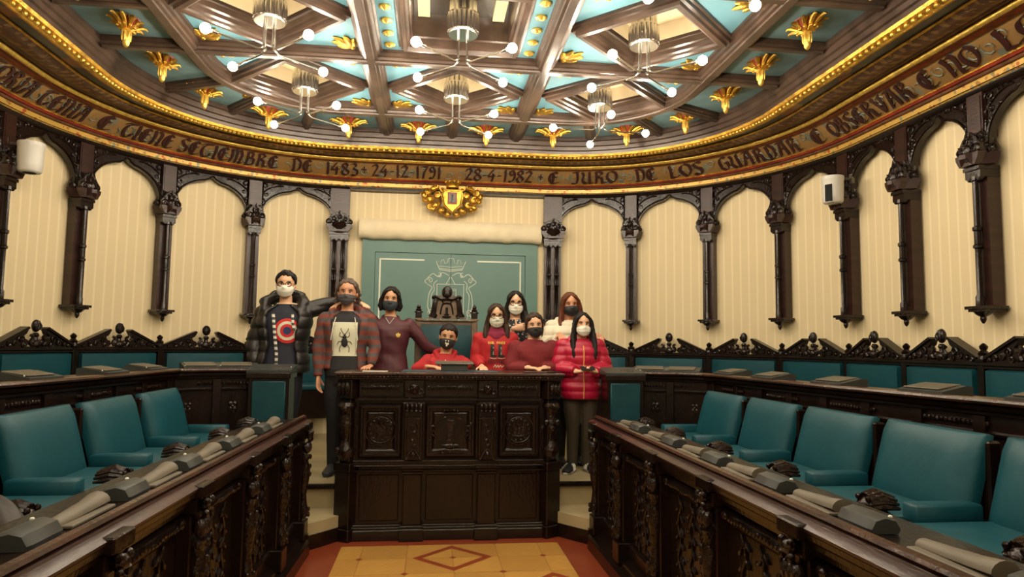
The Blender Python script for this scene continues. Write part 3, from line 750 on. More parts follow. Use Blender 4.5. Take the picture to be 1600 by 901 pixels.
# body is in local coordinates: y = 0 front plane, +y towards the chair
DB('carcass', 'wood', [(-.80, .80, .03, .11, 0, 1.30), (-.80, -.74, .10, .58, 0, 1.30), (.74, .80, .10, .58, 0, 1.30)])
DB('plinth', 'wood', [(-.80, .80, -.02, .1, 0, .085), (-.385-.02, -.225+.02, -.06, .05, 0, .10), (.225-.02, .385+.02, -.06, .05, 0, .10)])
DB('plinth_moulding', 'wood', [(-.79, .79, -.008, .1, .085, .105), (-.79, .79, .004, .1, .105, .122), (-.40, -.21, -.045, .05, .10, .122), (.21, .40, -.045, .05, .10, .122)], bev=.004)
DB('dado_rail', 'wood', [(-.79, .79, -.005, .1, .545, .56), (-.79, .79, -.02, .1, .59, .602), (-.79, .79, -.008, .1, .602, .64), (-.40, -.21, -.045, .05, .575, .61), (.21, .40, -.045, .05, .575, .61), (-.39, -.22, -.035, .05, .53, .548), (.22, .39, -.035, .05, .53, .548)], bev=.004)
for q in (-1, 1):
    DB('lower_pilaster', 'wood', [(q*.305-.075, q*.305+.075, -.02, .05, .12, .53), (q*.305-.085, q*.305+.085, -.03, .05, .55, .575)])
for (x0, x1) in ((-.765, -.385), (-.225, .225), (.385, .765)):
    DB('lower_panel', 'wood', [(x0+.03, x1-.03, .022, .04, .15, .52)])
    # framed upper panel: frame steps inward
    b = B(); xa, xb, za, zb = x0+.012, x1-.012, .655, 1.10
    prof = [(0, .005), (.02, -.012), (.035, -.012), (.04, .004), (.06, .006), (.075, .02), (.08, .018)]
    b.grid([[(xa+o, y, za+o), (xb-o, y, za+o), (xb-o, y, zb-o), (xa+o, y, zb-o)] for o, y in prof], cu=True, c1=True)
    b.out('upper_panel', 'wood', dk, ang=20)
    DB('frieze_panel', 'wood', [(x0+.01, x1-.01, .0, .05, 1.16, 1.30), (x0+.02, x1-.02, -.012, .02, 1.272, 1.285), (x0+.02, x1-.02, -.018, .02, 1.296, 1.305), (x0+.0, x1-.0, -.03, .05, 1.128, 1.148)], bev=.003)
    b = B(); n = int((x1-x0-.06)/.0155)
    for i in range(n):
        x = x0+.035+.0155*i; b.ell((x, -.004, 1.236), (.0070, .018, .024), 6, 5)
    b.out('gadroon_row', 'carved', dk)
# carved emblems
for q in (-1, 1):
    b = B(); cx, cz = q*.575, .885
    b.loft([(cx+.125*cos(a), .012, cz+.125*sin(a)) for a in [2*pi*i/28 for i in range(29)]], .007, 6)
    b.loft([(cx+.105*cos(a), .014, cz+.105*sin(a)) for a in [2*pi*i/28 for i in range(29)]], .004, 5)
    for i in range(14):
        a = 2*pi*i/14; b.ell((cx+.088*cos(a), .014, cz+.088*sin(a)), (.012, .006, .012), 6, 5)
    if q < 0:
        b.prism([(cx-.04, cz+.045), (cx+.04, cz+.045), (cx+.038, cz-.01), (cx, cz-.05), (cx-.038, cz-.01)], .0, .02); b.lathe([(.02, 0), (.03, .02)], (cx, .012, cz+.05), 8)
    else:
        for k in (-1, 0, 1): b.prism([(cx+k*.03-.011, cz-.04), (cx+k*.03+.011, cz-.04), (cx+k*.03+.011, cz+.03+.02*(k == 0)), (cx+k*.03-.011, cz+.03+.02*(k == 0))], .002, .02)
        b.loft([(cx-.06, .008, cz-.045), (cx, .006, cz-.055), (cx+.06, .008, cz-.045)], .008, 6)
    b.out('round_seal', 'carved', dk)
b = B()
for i in range(5): b.ell(((i-2)*.028, .004, 1.04+.006*(2-abs(i-2))), (.011, .01, .016), 6, 5)
b.loft([(-.07, .004, 1.015), (0, .0, 1.02), (.07, .004, 1.015)], .007, 6); b.loft([(-.06, .006, 1.0), (.06, .006, 1.0)], .006, 6)
for q in (-1, 1):
    b.loft([(q*x, .006, z) for x, z in ((.04, .99), (.10, .96), (.13, .90), (.16, .86), (.12, .82))], .009, 6)
    b.loft([(q*(p[0]), .006, p[2]) for p in spiral(.15, .89, .035, .008, 0, 7, 12)], .007, 5)
    b.ell((q*.17, .004, .93), (.014, .01, .02), 6, 5); b.ell((q*.17, .004, .80), (.018, .01, .012), 6, 5)
b.prism([(-.03, .97), (-.035, .93), (-.02, .92), (-.02, .82), (-.05, .78), (.05, .78), (.02, .82), (.02, .92), (.035, .93), (.03, .97)], -.004, .02)
b.ell((0, .004, .755), (.075, .014, .025), 10, 6); b.loft([(-.11, .004, .71), (-.05, 0, .725), (.0, .0, .715), (.05, 0, .725), (.11, .004, .71)], .012, 6)
for i in range(11): b.ell((-.1+.02*i, -.002, .695), (.008, .008, .012), 5, 4)
b.out('carved_arms', 'carved', dk)
# carved pilasters between the bays
for q in (-1, 1):
    cx = q*.305; b = B()
    b.box(cx-.075, cx+.075, -.02, .05, .64, 1.13, bev=.005); b.box(cx-.055, cx+.055, -.035, .0, .70, 1.0, bev=.004)
    b.box(cx-.085, cx+.085, -.045, .05, 1.128, 1.148, bev=.003); b.box(cx-.08, cx+.08, -.03, .05, 1.15, 1.30, bev=.004)
    p = b.out('pilaster', 'wood', dk, ang=25)
    b = B()
    for k in (-1.5, -.5, .5, 1.5):
        b.ell((cx+k*.036, -.045, 1.075), (.017, .022, .04), 7, 5); b.ell((cx+k*.036, -.065, 1.045), (.014, .014, .014), 6, 5)
    b.loft([(cx-.085, -.035, 1.105), (cx+.085, -.035, 1.105)], .012, 6)
    b.loft([(cx-.065, -.03, .985), (cx+.065, -.03, .985)], .007, 6)
    for z in (.92, .87, .80, .76): b.ell((cx+.01*sin(z*60), -.04, z), (.018, .010, .020), 7, 5)
    for s_ in (-1, 1):
        b.loft(bez([(cx+s_*.012, -.04, .95), (cx+s_*.03, -.04, .91), (cx+s_*.01, -.04, .87), (cx+s_*.03, -.04, .83), (cx+s_*.008, -.04, .78)], 5), .0065, 5)
        b.loft([(cx+s_*x, -.045, z) for x, z in ((.0, .735), (.03, .70), (.05, .66), (.06, .65))], .012, 6)
    b.ell((cx, -.05, .69), (.02, .02, .03), 7, 5)
    b.ell((cx, -.04, 1.225), (.04, .03, .045), 10, 7); b.ell((cx, -.07, 1.235), (.016, .016, .014), 8, 5)
    for s_ in (-1, 1):
        b.ell((cx+s_*.02, -.065, 1.25), (.009, .009, .009), 6, 4); b.loft([(cx+p_[0]*s_, -.04, p_[2]) for p_ in spiral(.048, 1.2, .025, .006, 0, 7, 10)], .008, 5)
    b.out('carved_mask', 'carved', p)
# canted corner posts
for q in (-1, 1):
    b = B(); b.M = Matrix.Translation((q*.835, .06, 0)) @ Matrix.Rotation(R(q*35), 4, 'Z')
    b.box(-.095, .095, -.085, .085, 0, .10, bev=.006); b.box(-.08, .08, -.07, .07, .10, .55, bev=.006); b.box(-.09, .09, -.08, .08, .55, .62, bev=.006)
    b.box(-.055, .055, -.05, .05, .62, 1.14, bev=.006); b.box(-.08, .08, -.075, .07, 1.14, 1.30, bev=.006)
    p = b.out('corner_post', 'wood', dk, ang=25)
    b = B(); b.M = Matrix.Translation((q*.835, .06, 0)) @ Matrix.Rotation(R(q*35), 4, 'Z')
    b.lathe([(.045, .64), (.07, .68), (.075, .72), (.05, .77), (.04, .82), (.055, .88), (.06, .95), (.045, 1.0), (.05, 1.03), (.08, 1.08), (.07, 1.11)], (0, -.03, 0), 12)
    random.seed(q+4)
    for i in range(16):
        a = random.random()*2*pi; z = random.choice((.68, .72, .9, .95, 1.06, 1.09, 1.2, 1.25, 1.22))
        r = .07 if z < 1.1 else .06
        b.ell((r*cos(a), -.03+r*sin(a), z), (.022, .02, .026), 6, 5)
    for x in (-.04, 0, .04): b.ell((x, -.08, 1.225), (.022, .022, .055), 7, 5)
    b.out('carved_post_figure', 'carved', p)
DB('desk_top', 'railwood', [(-.955, .955, -.075, .66, 1.335, 1.36), (-.935, .935, -.06, .64, 1.318, 1.336), (-.90, .90, -.045, .62, 1.30, 1.319)], bev=.006)
b = B()
for i in range(60): b.ell((-.93+1.86*i/59, -.07, 1.322), (.011, .012, .012), 6, 4)
b.out('beaded_edge', 'carved', dk)
DB('blotter', 'blotter', [(-.42, .40, .05, .50, 1.36, 1.364)], bev=.001)

tb = thing('reading_stand', 'low black reading stand on the desk in front of the seated boy', 'stand', (.01, 5.98, 1.365))
b = B(); b.box(-.115, .115, -.07, .1, 0, .055, bev=.004); b.out('base', 'console', tb, ang=20)
b = B(); b.M = Matrix.Translation((0, .03, .062)) @ Matrix.Rotation(R(3), 4, 'X'); b.box(-.165, .165, -.12, .14, 0, .014, bev=.004); b.out('top_plate', 'console_top', tb, ang=20)
def flatbox(name, label, cat, x, y, z, sx, sy, sz, m, rz=0, group=None):
    t = B(); t.M = Matrix.Rotation(R(rz), 4, 'Z'); t.box(-sx/2, sx/2, -sy/2, sy/2, 0, sz, bev=min(.003, sz*.3)); o = t.out(name, m, None, ang=20)
    o.location = (x, y, z); return tag(o, label, cat, group)
flatbox('paper_sheet', 'white sheet of paper lying on the left end of the large carved desk', 'paper', -.66, 5.86, 1.361, .21, .12, .002, 'white_paper', 4)
flatbox('notebook', 'flat reddish brown notebook on the right end of the large carved desk', 'notebook', .70, 5.84, 1.361, .2, .14, .008, 'redwood', -3)
flatbox('mobile_phone', 'black phone lying beside the notebook at the right end of the large desk', 'phone', .86, 5.88, 1.361, .07, .13, .008, 'black', -70)

# ------------------------------------------------------------------ president's chair
th = thing('high_backed_chair', 'tall carved wooden chair with teal leather back behind the seated boy', 'chair', (-.045, 7.0, .4))
b = B()
for q in (-1, 1):
    b.box(q*.285-.033, q*.285+.033, -.03, .03, 0, 1.44, bev=.006)
    b.box(q*.285-.045, q*.285+.045, -.042, .042, 1.44, 1.458, bev=.003)
b.box(-.26, .26, -.025, .025, 1.39, 1.43, bev=.004); b.box(-.26, .26, -.02, .02, .42, .50); b.box(-.30, .30, -.05, .045, 1.428, 1.444, bev=.004)
b.out('back_frame', 'throne_wood', th, ang=25)
for q in (-1, 1):
    b = B(); b.M = Matrix.Translation((q*.285, 0, 1.458))
    b.box(-.032, .032, -.03, .03, 0, .055, bev=.003)
    for k in (-.02, 0, .02): b.box(k-.006, k+.006, -.035, -.03, .008, .045)
    b.lathe([(.05, .055), (.045, .068), (.028, .075), (.032, .09), (.018, .10), (.024, .115), (.016, .13), (.002, .145)], n=10)
    b.out('corner_finial', 'wood', th, ang=30)
b = B()
b.grid([[(-.25+.5*i/14, -.045-.02*sin(pi*i/14)*sin(pi*j/14)-.012*abs(sin(pi*j/14*2)) , .50+.89*j/14) for i in range(15)] for j in range(15)])
b.box(-.25, .25, -.045, -.0, .5, 1.39); b.out('back_cushion', 'leather2', th)
# crest: draped shield topped by a head
b = B()
b.prism([(-.21, 1.455), (.21, 1.455), (.16, 1.48), (.13, 1.60), (.10, 1.68), (.06, 1.70), (-.06, 1.70), (-.10, 1.68), (-.13, 1.60), (-.16, 1.48)], -.015, .02)
b.out('crest_board', 'throne_wood', th, ang=25)
b = B()
b.ell((0, -.01, 1.725), (.056, .05, .065), 12, 8); b.ell((0, -.045, 1.70), (.03, .025, .04), 8, 6); b.ell((0, -.06, 1.705), (.009, .012, .02), 6, 4)
b.loft(bez([(-.14, -.02, 1.665), (-.12, -.03, 1.68), (-.06, -.03, 1.655), (0, -.035, 1.66), (.06, -.03, 1.655), (.12, -.03, 1.68), (.14, -.02, 1.665)], 4), .017, 8)
for q in (-1, 1):
    b.ell((q*.135, -.01, 1.67), (.022, .02, .02), 8, 6)
    for k in range(4): b.loft(bez([(q*(.13-.012*k), -.02, 1.65), (q*(.145-.012*k), -.025, 1.58), (q*(.155-.014*k), -.02, 1.52), (q*(.18-.02*k), -.02, 1.475)], 4), .0095, 6)
    b.loft([(q*p[0], -.02, p[2]) for p in spiral(.12, 1.48, .03, .006, 0, 7, 10)], .008, 5)
    b.loft(bez([(q*.0, -.02, 1.615), (q*.04, -.025, 1.60), (q*.055, -.025, 1.56), (q*.065, -.02, 1.50)], 4), .008, 6)
    b.loft(bez([(q*.05, -.02, 1.635), (q*.035, -.02, 1.61), (q*.05, -.02, 1.60)], 4), .007, 6)
b.loft([(0, -.02, 1.57), (0, -.025, 1.48)], .013, 8); b.ell((0, -.02, 1.475), (.05, .02, .012), 8, 5); b.ell((0, -.02, 1.50), (.03, .015, .008), 8, 5)
b.out('crest_carving', 'wood', th)
b = B(); b.box(-.29, .29, -.55, -.03, .30, .40, bev=.02); b.out('seat_frame', 'throne_wood', th, ang=30)
b = B(); b.box(-.27, .27, -.54, -.06, .40, .47, bev=.025); b.out('seat', 'leather2', th, ang=50)
for q in (-1, 1):
    b = B(); b.box(q*.27-.03, q*.27+.03, -.54, -.48, 0, .30, bev=.005); b.out('leg', 'throne_wood', th, ang=30)
    b = B(); b.loft([(q*.285, -.03, .68), (q*.285, -.3, .68), (q*.285, -.48, .66), (q*.285, -.5, .6)], .025, 8); b.loft([(q*.285, -.48, .64), (q*.285, -.5, .38)], .02, 8); b.out('armrest', 'throne_wood', th)

# ------------------------------------------------------------------ front barriers with desks (room side panelled)
def barrier(sg):
    side = 'left' if sg < 0 else 'right'
    t = thing('front_bench_desk', 'long dark carved panelled front desk along the %s side of the parquet floor' % side, 'desk')
    X = (lambda y: 1.17) if sg > 0 else (lambda y: 1.175+.022*(5.5-y))
    Y0, Y1 = -1.6, 5.52
    def W(p): return Vector((sg*(X(p.y)+p.x), p.y, p.z))
    def strip(name, m, prof, y0=Y0, y1=Y1, n=12, ang=25):
        b = B(); b.W = W; b.grid([[(o, y0+(y1-y0)*i/n, z) for o, z in prof] for i in range(n+1)], cu=True, c0=True, c1=True); return b.out(name, m, t, ang=ang)
    strip('plinth', 'wood', [(-.10, 0), (-.10, .09), (-.085, .11), (-.05, .115), (-.045, .14), (.0, .15), (.3, .15), (.3, 0)], y1=5.42)
    strip('panel_wall', 'wood', [(.025, .12), (.025, .92), (.09, .95), (.09, .12)])
    strip('cornice_moulding', 'wood', [(.02, .865), (-.005, .875), (-.01, .895), (-.03, .905), (-.035, .925), (-.055, .94), (-.06, .96), (.1, .98), (.1, .865)], y1=5.56)
    strip('top_moulding', 'redwood', [(-.06, .962), (-.065, .975), (-.045, .985), (-.02, .99), (-.015, 1.0), (.09, 1.0), (.09, .962)], y1=5.58)
    strip('rail', 'railwood', [(-.005, 1.0), (-.015, 1.012), (-.008, 1.024), (.012, 1.028), (.022, 1.02), (.024, 1.0)], y1=5.57)
    strip('writing_shelf', 'wood', [(.02, .98), (.02, 1.004), (.34, .99), (.34, .965)], y1=5.5)
    strip('lower_rail', 'wood', [(.005, .15), (.0, .17), (.0, .24), (.012, .26), (.03, .26), (.03, .15)])
    strip('upper_rail', 'wood', [(.0, .845), (-.0, .80), (.012, .785), (.03, .785), (.03, .86)])
    # back panel towards the seats
    strip('modesty_panel', 'wood', [(.26, .15), (.26, .97), (.28, .97), (.28, .15)])
    b = B(); b.W = W; b.box(-.02, .34, 5.44, 5.50, .12, .96); b.box(-.07, .34, 5.42, 5.55, 0, .13)
    b.out('end_panel', 'wood', t, ang=25)
    PY = [5.38]+[5.23-.78*k+.02 for k in range(1, 9)]+[]
    PY = [5.40, 4.70, 3.93, 3.15, 2.37, 1.59, .81, .03]
    b0 = None
    for i, y in enumerate(PY):
        b = B(); b.W = W
        b.box(-.035, .03, y-.055, y+.055, .14, .86, bev=.006); b.box(-.075, .03, y-.07, y+.07, .12, .26, bev=.006)
        b.box(-.085, .02, y-.075, y+.075, .93, .985, bev=.006); b.box(-.055, .02, y-.06, y+.06, .86, .93, bev=.006)
        p = b.out('pilaster', 'wood', t, ang=25)
        b = B(); b.W = W; random.seed(i)
        for k in (-1, 0, 1): b.ell((-.065, y+k*.034, .80), (.028, .02, .045), 7, 5)
        b.ell((-.075, y, .89), (.03, .035, .03), 8, 6)
        for k in (-1, 1): b.ell((-.085, y+k*.03, .91), (.018, .015, .018), 6, 5); b.ell((-.085, y+k*.03, .86), (.016, .014, .02), 6, 5)
        b.lathe([(.03, .28), (.045, .32), (.03, .38), (.022, .45), (.04, .56), (.045, .64), (.028, .70), (.05, .745)], (-.045, y, 0), 9)
        for z in (.30, .34, .60, .66, .73):
            for a in (0, 1, 2, 3, 4): b.ell((-.045+.042*cos(a*1.256+3), y+.042*sin(a*1.256+3), z), (.014, .014, .02), 5, 4)
        b.out('carved_bracket', 'carved', p)
        if i < len(PY)-1:
            yn = PY[i+1]; c = (y+yn)/2; hl = (y-yn)/2-.085
            b = B(); b.W = W; n = int(2*hl/.03)
            for k in range(n):
                yy = c-hl+.03*(k+.5); b.ell((-.008, yy, .825+.004*sin(k)), (.012, .012, .012), 6, 4, Matrix.Rotation(.6, 3, 'X'))
            for k in (-1, 1): b.ell((-.012, c+k*hl*.98, .83), (.015, .03, .022), 7, 5)
            b.out('bead_row', 'carved', t)
            # carved relief of stems and leaves
            b = B(); b.W = W; random.seed(20+i)
            for k in (-.55, 0, .55):
                yc = c+k*hl
                b.loft(bez([(.018, yc+.02*sin(j*1.9+i), .28+.055*j) for j in range(10)], 3), .007, 5)
                for j in range(13):
                    z = .29+.037*j; a = random.uniform(-1.1, 1.1); sd = 1 if j % 2 else -1
                    b.ell((.018, yc+sd*.035, z), (.010, .012, .028), 6, 4, Matrix.Rotation(sd*.7+a*.3, 3, 'X'))
            b.out('carved_panel', 'carved', t)
    return t, W
BL, WL = barrier(-1); BR, WR = barrier(1)

# ------------------------------------------------------------------ front row armchairs
def armchair(side, arms):
    t = thing('bench_armchair', '', 'armchair', group='teal leather armchairs of the front rows')
    def curve(f, name, m, **k): pass
    # back cushion (puffed slab leaning back)
    b = B(); rows = []
    for j in range(9):
        v = j/8; z = .435+.385*v; yb = -.155+.105*v; th_ = .085*(1 if .06 < v < .95 else .8)
        row = []
        for i in range(13):
            u = -1+2*i/12; x = .315*u; e = max(0, 1-abs(u)**8); row.append((x, yb-th_*(.78+.22*e)-.012*sin(pi*v)*e, z))
        row += [(.33, yb-.04, z), (.325, yb, z), (-.325, yb, z), (-.33, yb-.04, z)]
        rows.append(row)
    top = [(p[0]*.985, (p[1]+(-.05-.04))/2 if False else p[1]*.6+(-.09)*.4, .828) for p in rows[-1]]
    rows.append(top); b.grid(rows, cu=True, c0=True, c1=True); b.out('backrest', 'leather', t, ang=50)
    b = B(); rows = []
    for (z, k) in ((.36, .97), (.38, 1), (.455, 1), (.475, .97), (.48, .9)):
        row = [(-.325*k, -.2, z), (-.325*k, -.6, z)]+[(-.3*k+.6*k*i/8, -.62-.035*sin(pi*i/8)+(1-k)*.3, z+.006*sin(pi*i/8)) for i in range(9)]+[(.325*k, -.6, z), (.325*k, -.2, z)]
        rows.append(row)
    b.grid(rows, cu=True, c0=True, c1=True); b.out('seat', 'leather', t, ang=50)
    b = B(); b.box(-.33, .33, -.60, -.08, .22, .36, bev=.008); b.box(-.345, .345, -.10, -.03, .22, .80, bev=.01)
    for q in (-1, 1): b.box(q*.30-.03, q*.30+.03, -.60, -.54, 0, .22, bev=.005); b.box(q*.30-.03, q*.30+.03, -.12, -.06, 0, .22, bev=.005)
    b.out('frame', 'wood', t, ang=25)
    for q in arms:
        x = q*.345
        b = B(); b.box(x-.048, x+.048, -.49, -.17, .425, .538, bev=.010); pad = b.out('arm_pad', 'leather', t, ang=50)
        b = B(); b.loft([(x, -.14, .44), (x, -.3, .42), (x, -.55, .43), (x, -.62, .48)], [(.03, .03), (.035, .035), (.038, .045), (.04, .05)], 8)
        b.loft([(x, -.58, .42), (x, -.56, .25), (x, -.58, .0)], [.035, .03, .032], 8); b.box(x-.03, x+.03, -.20, -.08, .38, .46, bev=.006)
        arm = b.out('arm_support', 'wood', t)
        b = B(); b.ell((x, -.66, .525), (.052, .062, .05), 10, 8); b.ell((x, -.73, .51), (.03, .035, .028), 8, 6); b.ell((x, -.752, .522), (.014, .012, .012), 6, 5)
        for k in range(9):
            a = pi*(.05+.9*k/8); b.loft([(x+.05*cos(a), -.69, .525+.05*sin(a)), (x+.066*cos(a), -.64, .53+.06*sin(a)), (x+.055*cos(a), -.57, .52+.05*sin(a))], [.012, .015, .007], 6)
        for k in (-1, 1): b.ell((x+k*.02, -.715, .54), (.009, .01, .008), 6, 4); b.ell((x+k*.035, -.70, .565), (.012, .012, .014), 6, 4)
        b.out('carved_lion_head', 'carved', arm)
    return t
SY = [5.70-.735*k for k in range(7)]
protoR, protoR0, protoL, protoL0 = armchair('r', (1,)), armchair('r', (1, -1)), armchair('l', (-1,)), armchair('l', (-1, 1))
use = set()
for sg in (-1, 1):
    side = 'left' if sg < 0 else 'right'
    for k in range(5 if sg > 0 else 4):
        src = {(1, True): protoR0, (1, False): protoR, (-1, True): protoL0, (-1, False): protoL}[(sg, k == 0)]
        yc = (SY[k]+SY[k+1])/2; xx = 2.27+.03*k
        lab = 'teal leather armchair with lion-head arm, %s from the central desk in the %s front row' % (ORD[k], side)
        loc = (sg*xx, yc, .4); rz = R(-90*sg)
        if src.name not in use: use.add(src.name); src.location = loc; src.rotation_euler = (0, 0, rz); src['label'] = lab
        else: dup(src, loc, rz, lab)

# ------------------------------------------------------------------ rear desks
RDP = [(2.88, -1.5), (2.80, .3), (2.70, 1.8), (2.56, 3.0), (2.42, 4.2), (2.345, 5.2), (2.325, 5.75), (2.27, 5.95), (2.12, 6.08), (1.70, 6.20)]
def psweep(pts, prof, sg=1):
    P_ = [Vector((p[0], p[1], 0)) for p in pts]; N = len(P_); rows = []
    for i in range(N):
        t0 = (P_[i]-P_[i-1]).normalized() if i else (P_[1]-P_[0]).normalized()
        t1 = (P_[i+1]-P_[i]).normalized() if i < N-1 else t0
        n = (Vector((t0.y, -t0.x, 0))+Vector((t1.y, -t1.x, 0))).normalized(); k = 1/max(.4, n.dot(Vector((t0.y, -t0.x, 0))))
        rows.append([Vector((sg*(P_[i].x+n.x*o*k), P_[i].y+n.y*o*k, z)) for o, z in prof])
    return rows
def walk(pts, step):
    out = []; P_ = [Vector(p) for p in pts]; acc = 0
    for i in range(len(P_)-1):
        d_ = (P_[i+1]-P_[i]).length; t = (P_[i+1]-P_[i])/d_
        while acc <= d_: out.append((P_[i]+t*acc, t)); acc += step
        acc -= d_
    return out
for sg in (-1, 1):
    side = 'left' if sg < 0 else 'right'
    t = thing('rear_bench_desk', 'long dark curved rear desk behind the teal armchairs on the %s side' % side, 'desk')
    def S(name, m, prof, ang=25):
        b = B(); b.grid(psweep(RDP, prof, sg), cu=True, c0=True, c1=True); return b.out(name, m, t, ang=ang)
    S('desktop', 'railwood', [(-.03, 1.338), (-.035, 1.35), (-.025, 1.362), (.0, 1.366), (.30, 1.352), (.30, 1.325), (-.0, 1.325)])
    S('top_moulding', 'wood', [(-.02, 1.326), (-.01, 1.305), (.01, 1.295), (.012, 1.28), (.03, 1.275), (.06, 1.275), (.06, 1.326)])
    S('front_panel', 'wood', [(.035, .40), (.035, 1.28), (.06, 1.28), (.06, .40)])
    S('lower_moulding', 'wood', [(.035, 1.175), (.015, 1.18), (.01, 1.192), (.035, 1.20)])
    S('base_moulding', 'wood', [(.0, .4), (.0, .52), (.02, .54), (.04, .54), (.04, .4)])
    b = None
    for i, (p, tt) in enumerate(walk(RDP, .027)):
        m_ = i % 28
        if m_ == 4: b = B()
        if 4 <= m_ < 19 and b: n = Vector((tt.y, -tt.x)); q = p+n*.03; b.ell((sg*q.x, q.y, 1.236), (.0145, .0145, .016), 6, 4)
        if m_ == 19 and b: b.out('gadroon_row', 'carved', t); b = None
    b = B()
    for i, (p, tt) in enumerate(walk(RDP, .39)):
        n = Vector((tt.y, -tt.x)); q = p+n*.02
        b.M = Matrix(((sg*tt.x, sg*n.x, 0, sg*q.x), (tt.y, n.y, 0, q.y), (0, 0, 1, 0), (0, 0, 0, 1)))
        b.box(-.035, .035, -.01, .03, .54, 1.275, bev=.004)
    b.out('panel_stile', 'wood', t, ang=25)
    for (x, y) in ((1.88, 6.148), (2.20, 6.03)):
        tt = Vector((-.42, .12)).normalized() if x < 2 else Vector((-.15, .13)).normalized(); n = Vector((tt.y, -tt.x)); b = B()
        b.M = Matrix(((sg*tt.x, sg*n.x, 0, sg*(x+n.x*.03)), (tt.y, n.y, 0, y+n.y*.03), (0, 0, 1, 1.04), (0, 0, 0, 1)))
        for k in range(4): a = pi/4+k*pi/2; b.ell((.024*cos(a), 0, .03*sin(a)), (.022, .014, .026), 7, 5)
        b.ell((0, -.01, 0), .014, 6, 5); b.loft([(-.01, 0, .06), (.01, 0, -.06)], .01, 5)
        b.out('carved_rosette', 'carved', t)
    # end pedestal with teal upholstered front
    b = B(); x0, x1 = sorted((sg*1.40, sg*1.74)); b.box(x0, x1, 6.06, 6.30, .4, 1.33, bev=.006); b.box(x0-.015, x1+.015, 6.04, 6.33, 1.285, 1.335, bev=.006); b.box(x0-.01, x1+.01, 6.045, 6.31, .4, .5, bev=.006)
    e = b.out('end_pedestal', 'wood', t, ang=25)
    b = B(); x0, x1 = sorted((sg*1.425, sg*1.70)); b.box(x0, x1, 6.035, 6.07, .86, 1.262, bev=.008); b.out('teal_panel', 'leather2', e, ang=40)
    # console on the pedestal
    c = thing('control_console', 'black control console with small buttons on the end pedestal of the %s rear desk' % side, 'console', (sg*1.57, 6.18, 1.337), R(0))
    b = B(); b.M = Matrix.Identity(4)
    rows = [[(x, y, z) for (y, z) in ((-.13, 0), (-.13, .018), (.14, .062), (.14, 0))] for x in (-.185, .185)]
    b.grid(rows, cu=True, c0=True, c1=True); b.out('body', 'console', c, smooth=False)
    b = B()
    for i in range(6): b.box(-.02+.028*i, -.005+.028*i, -.02, -.005, .034, .043)
    b.box(.03, .09, -.07, -.06, .025, .035); b.out('button', 'console_top', c, smooth=False)
    b = B(); b.ell((.165, -.03, .043), .005, 6, 5); b.out('indicator', 'line_white', c)
# delegate units: low wedges along the rear desks
def unit(name='delegate_unit'):
    t = thing(name, '', 'desk unit', group='dark delegate units along the desks')
    b = B(); b.grid([[(x, y, z) for (y, z) in ((-.10, 0), (-.10, .022), (.06, .055), (.10, .05), (.10, 0))] for x in (-.16, .16)], cu=True, c0=True, c1=True); b.out('body', 'console', t, smooth=False)
    b = B(); b.M = Matrix.Translation((-.02, .0, .042)) @ Matrix.Rotation(R(9), 4, 'X'); b.box(-.12, .13, -.075, .075, 0, .007, bev=.002); b.out('lid', 'console_top', t, ang=20)
    b = B(); b.ell((-.145, -.06, .034), .005, 6, 5); b.out('indicator', 'line_white', t)
    return t
U1 = unit(); firstU = True
for sg in (-1, 1):
    side = 'left' if sg < 0 else 'right'
    for k, (x, y, a) in enumerate(((1.88, 6.27, 164), (2.16, 6.18, 150), (2.43, 5.72, 92), (2.45, 5.05, 92), (2.52, 4.30, 94), (2.62, 3.55, 95), (2.71, 2.9, 96), (2.81, 2.1, 96))):
        loc = (sg*x, y, 1.354); rz = R(180-a) if sg < 0 else R(a)
        rz = R(a-180) if sg > 0 else R(180-a)
        lab = 'low dark delegate unit on the %s rear desk, %s from its end pedestal' % (side, ORD[k])
        if firstU: firstU = False; U1.location = loc; U1.rotation_euler = (0, 0, rz); U1['label'] = lab
        else: dup(U1, loc, rz, lab)
# microphone consoles and folders on the front desks
def mic_console():
    t = thing('microphone_console', '', 'console', group='dark microphone consoles on the front desks')
    b = B(); prof = [(-.052, 0), (-.06, .015), (-.042, .045), (.0, .056), (.04, .046), (.058, .016), (.052, 0)]
    b.grid([[(x*(1-.15*(abs(u) == 1)), y, z*(1-.12*(abs(u) == 1))) for x, z in prof] for y, u in ((-.095, -1), (-.08, 0), (.08, 0), (.095, 1))], cu=True, c0=True, c1=True)
    b.out('body', 'console', t, ang=35)
    b = B(); b.ell((-.03, .075, .050), (.008, .006, .006), 8, 6); b.out('microphone', 'line_white', t)
    b = B()
    for i in range(3): b.box(-.054, -.046, -.05+.026*i, -.038+.026*i, .030, .038)
    b.out('button', 'console_top', t, smooth=False)
    return t
def folder():
    t = thing('folder', '', 'folder', group='beige folders on the front desks')
    b = B(); b.box(-.05, .055, -.15, .15, 0, .012, bev=.003); b.out('lower_sheet', 'paper', t, ang=25)
    b = B(); rows = []
    for y, k, zz in ((-.155, .8, .0), (-.05, .95, .002), (.06, 1.1, .006), (.145, 1.3, .012)):
        rows.append([(-.005+.030*k*cos(a)*1.1, y, .012+zz+.026*k*sin(a)) for a in [pi*i/8 for i in range(9)]]+[(-.005-.02*k, y, .010), (-.005+.02*k, y, .010)])
    b.grid(rows, cu=True, c0=True, c1=True); b.out('rolled_flap', 'paper', t, ang=50)
    return t
MC, FO = mic_console(), folder(); f1 = f2 = True
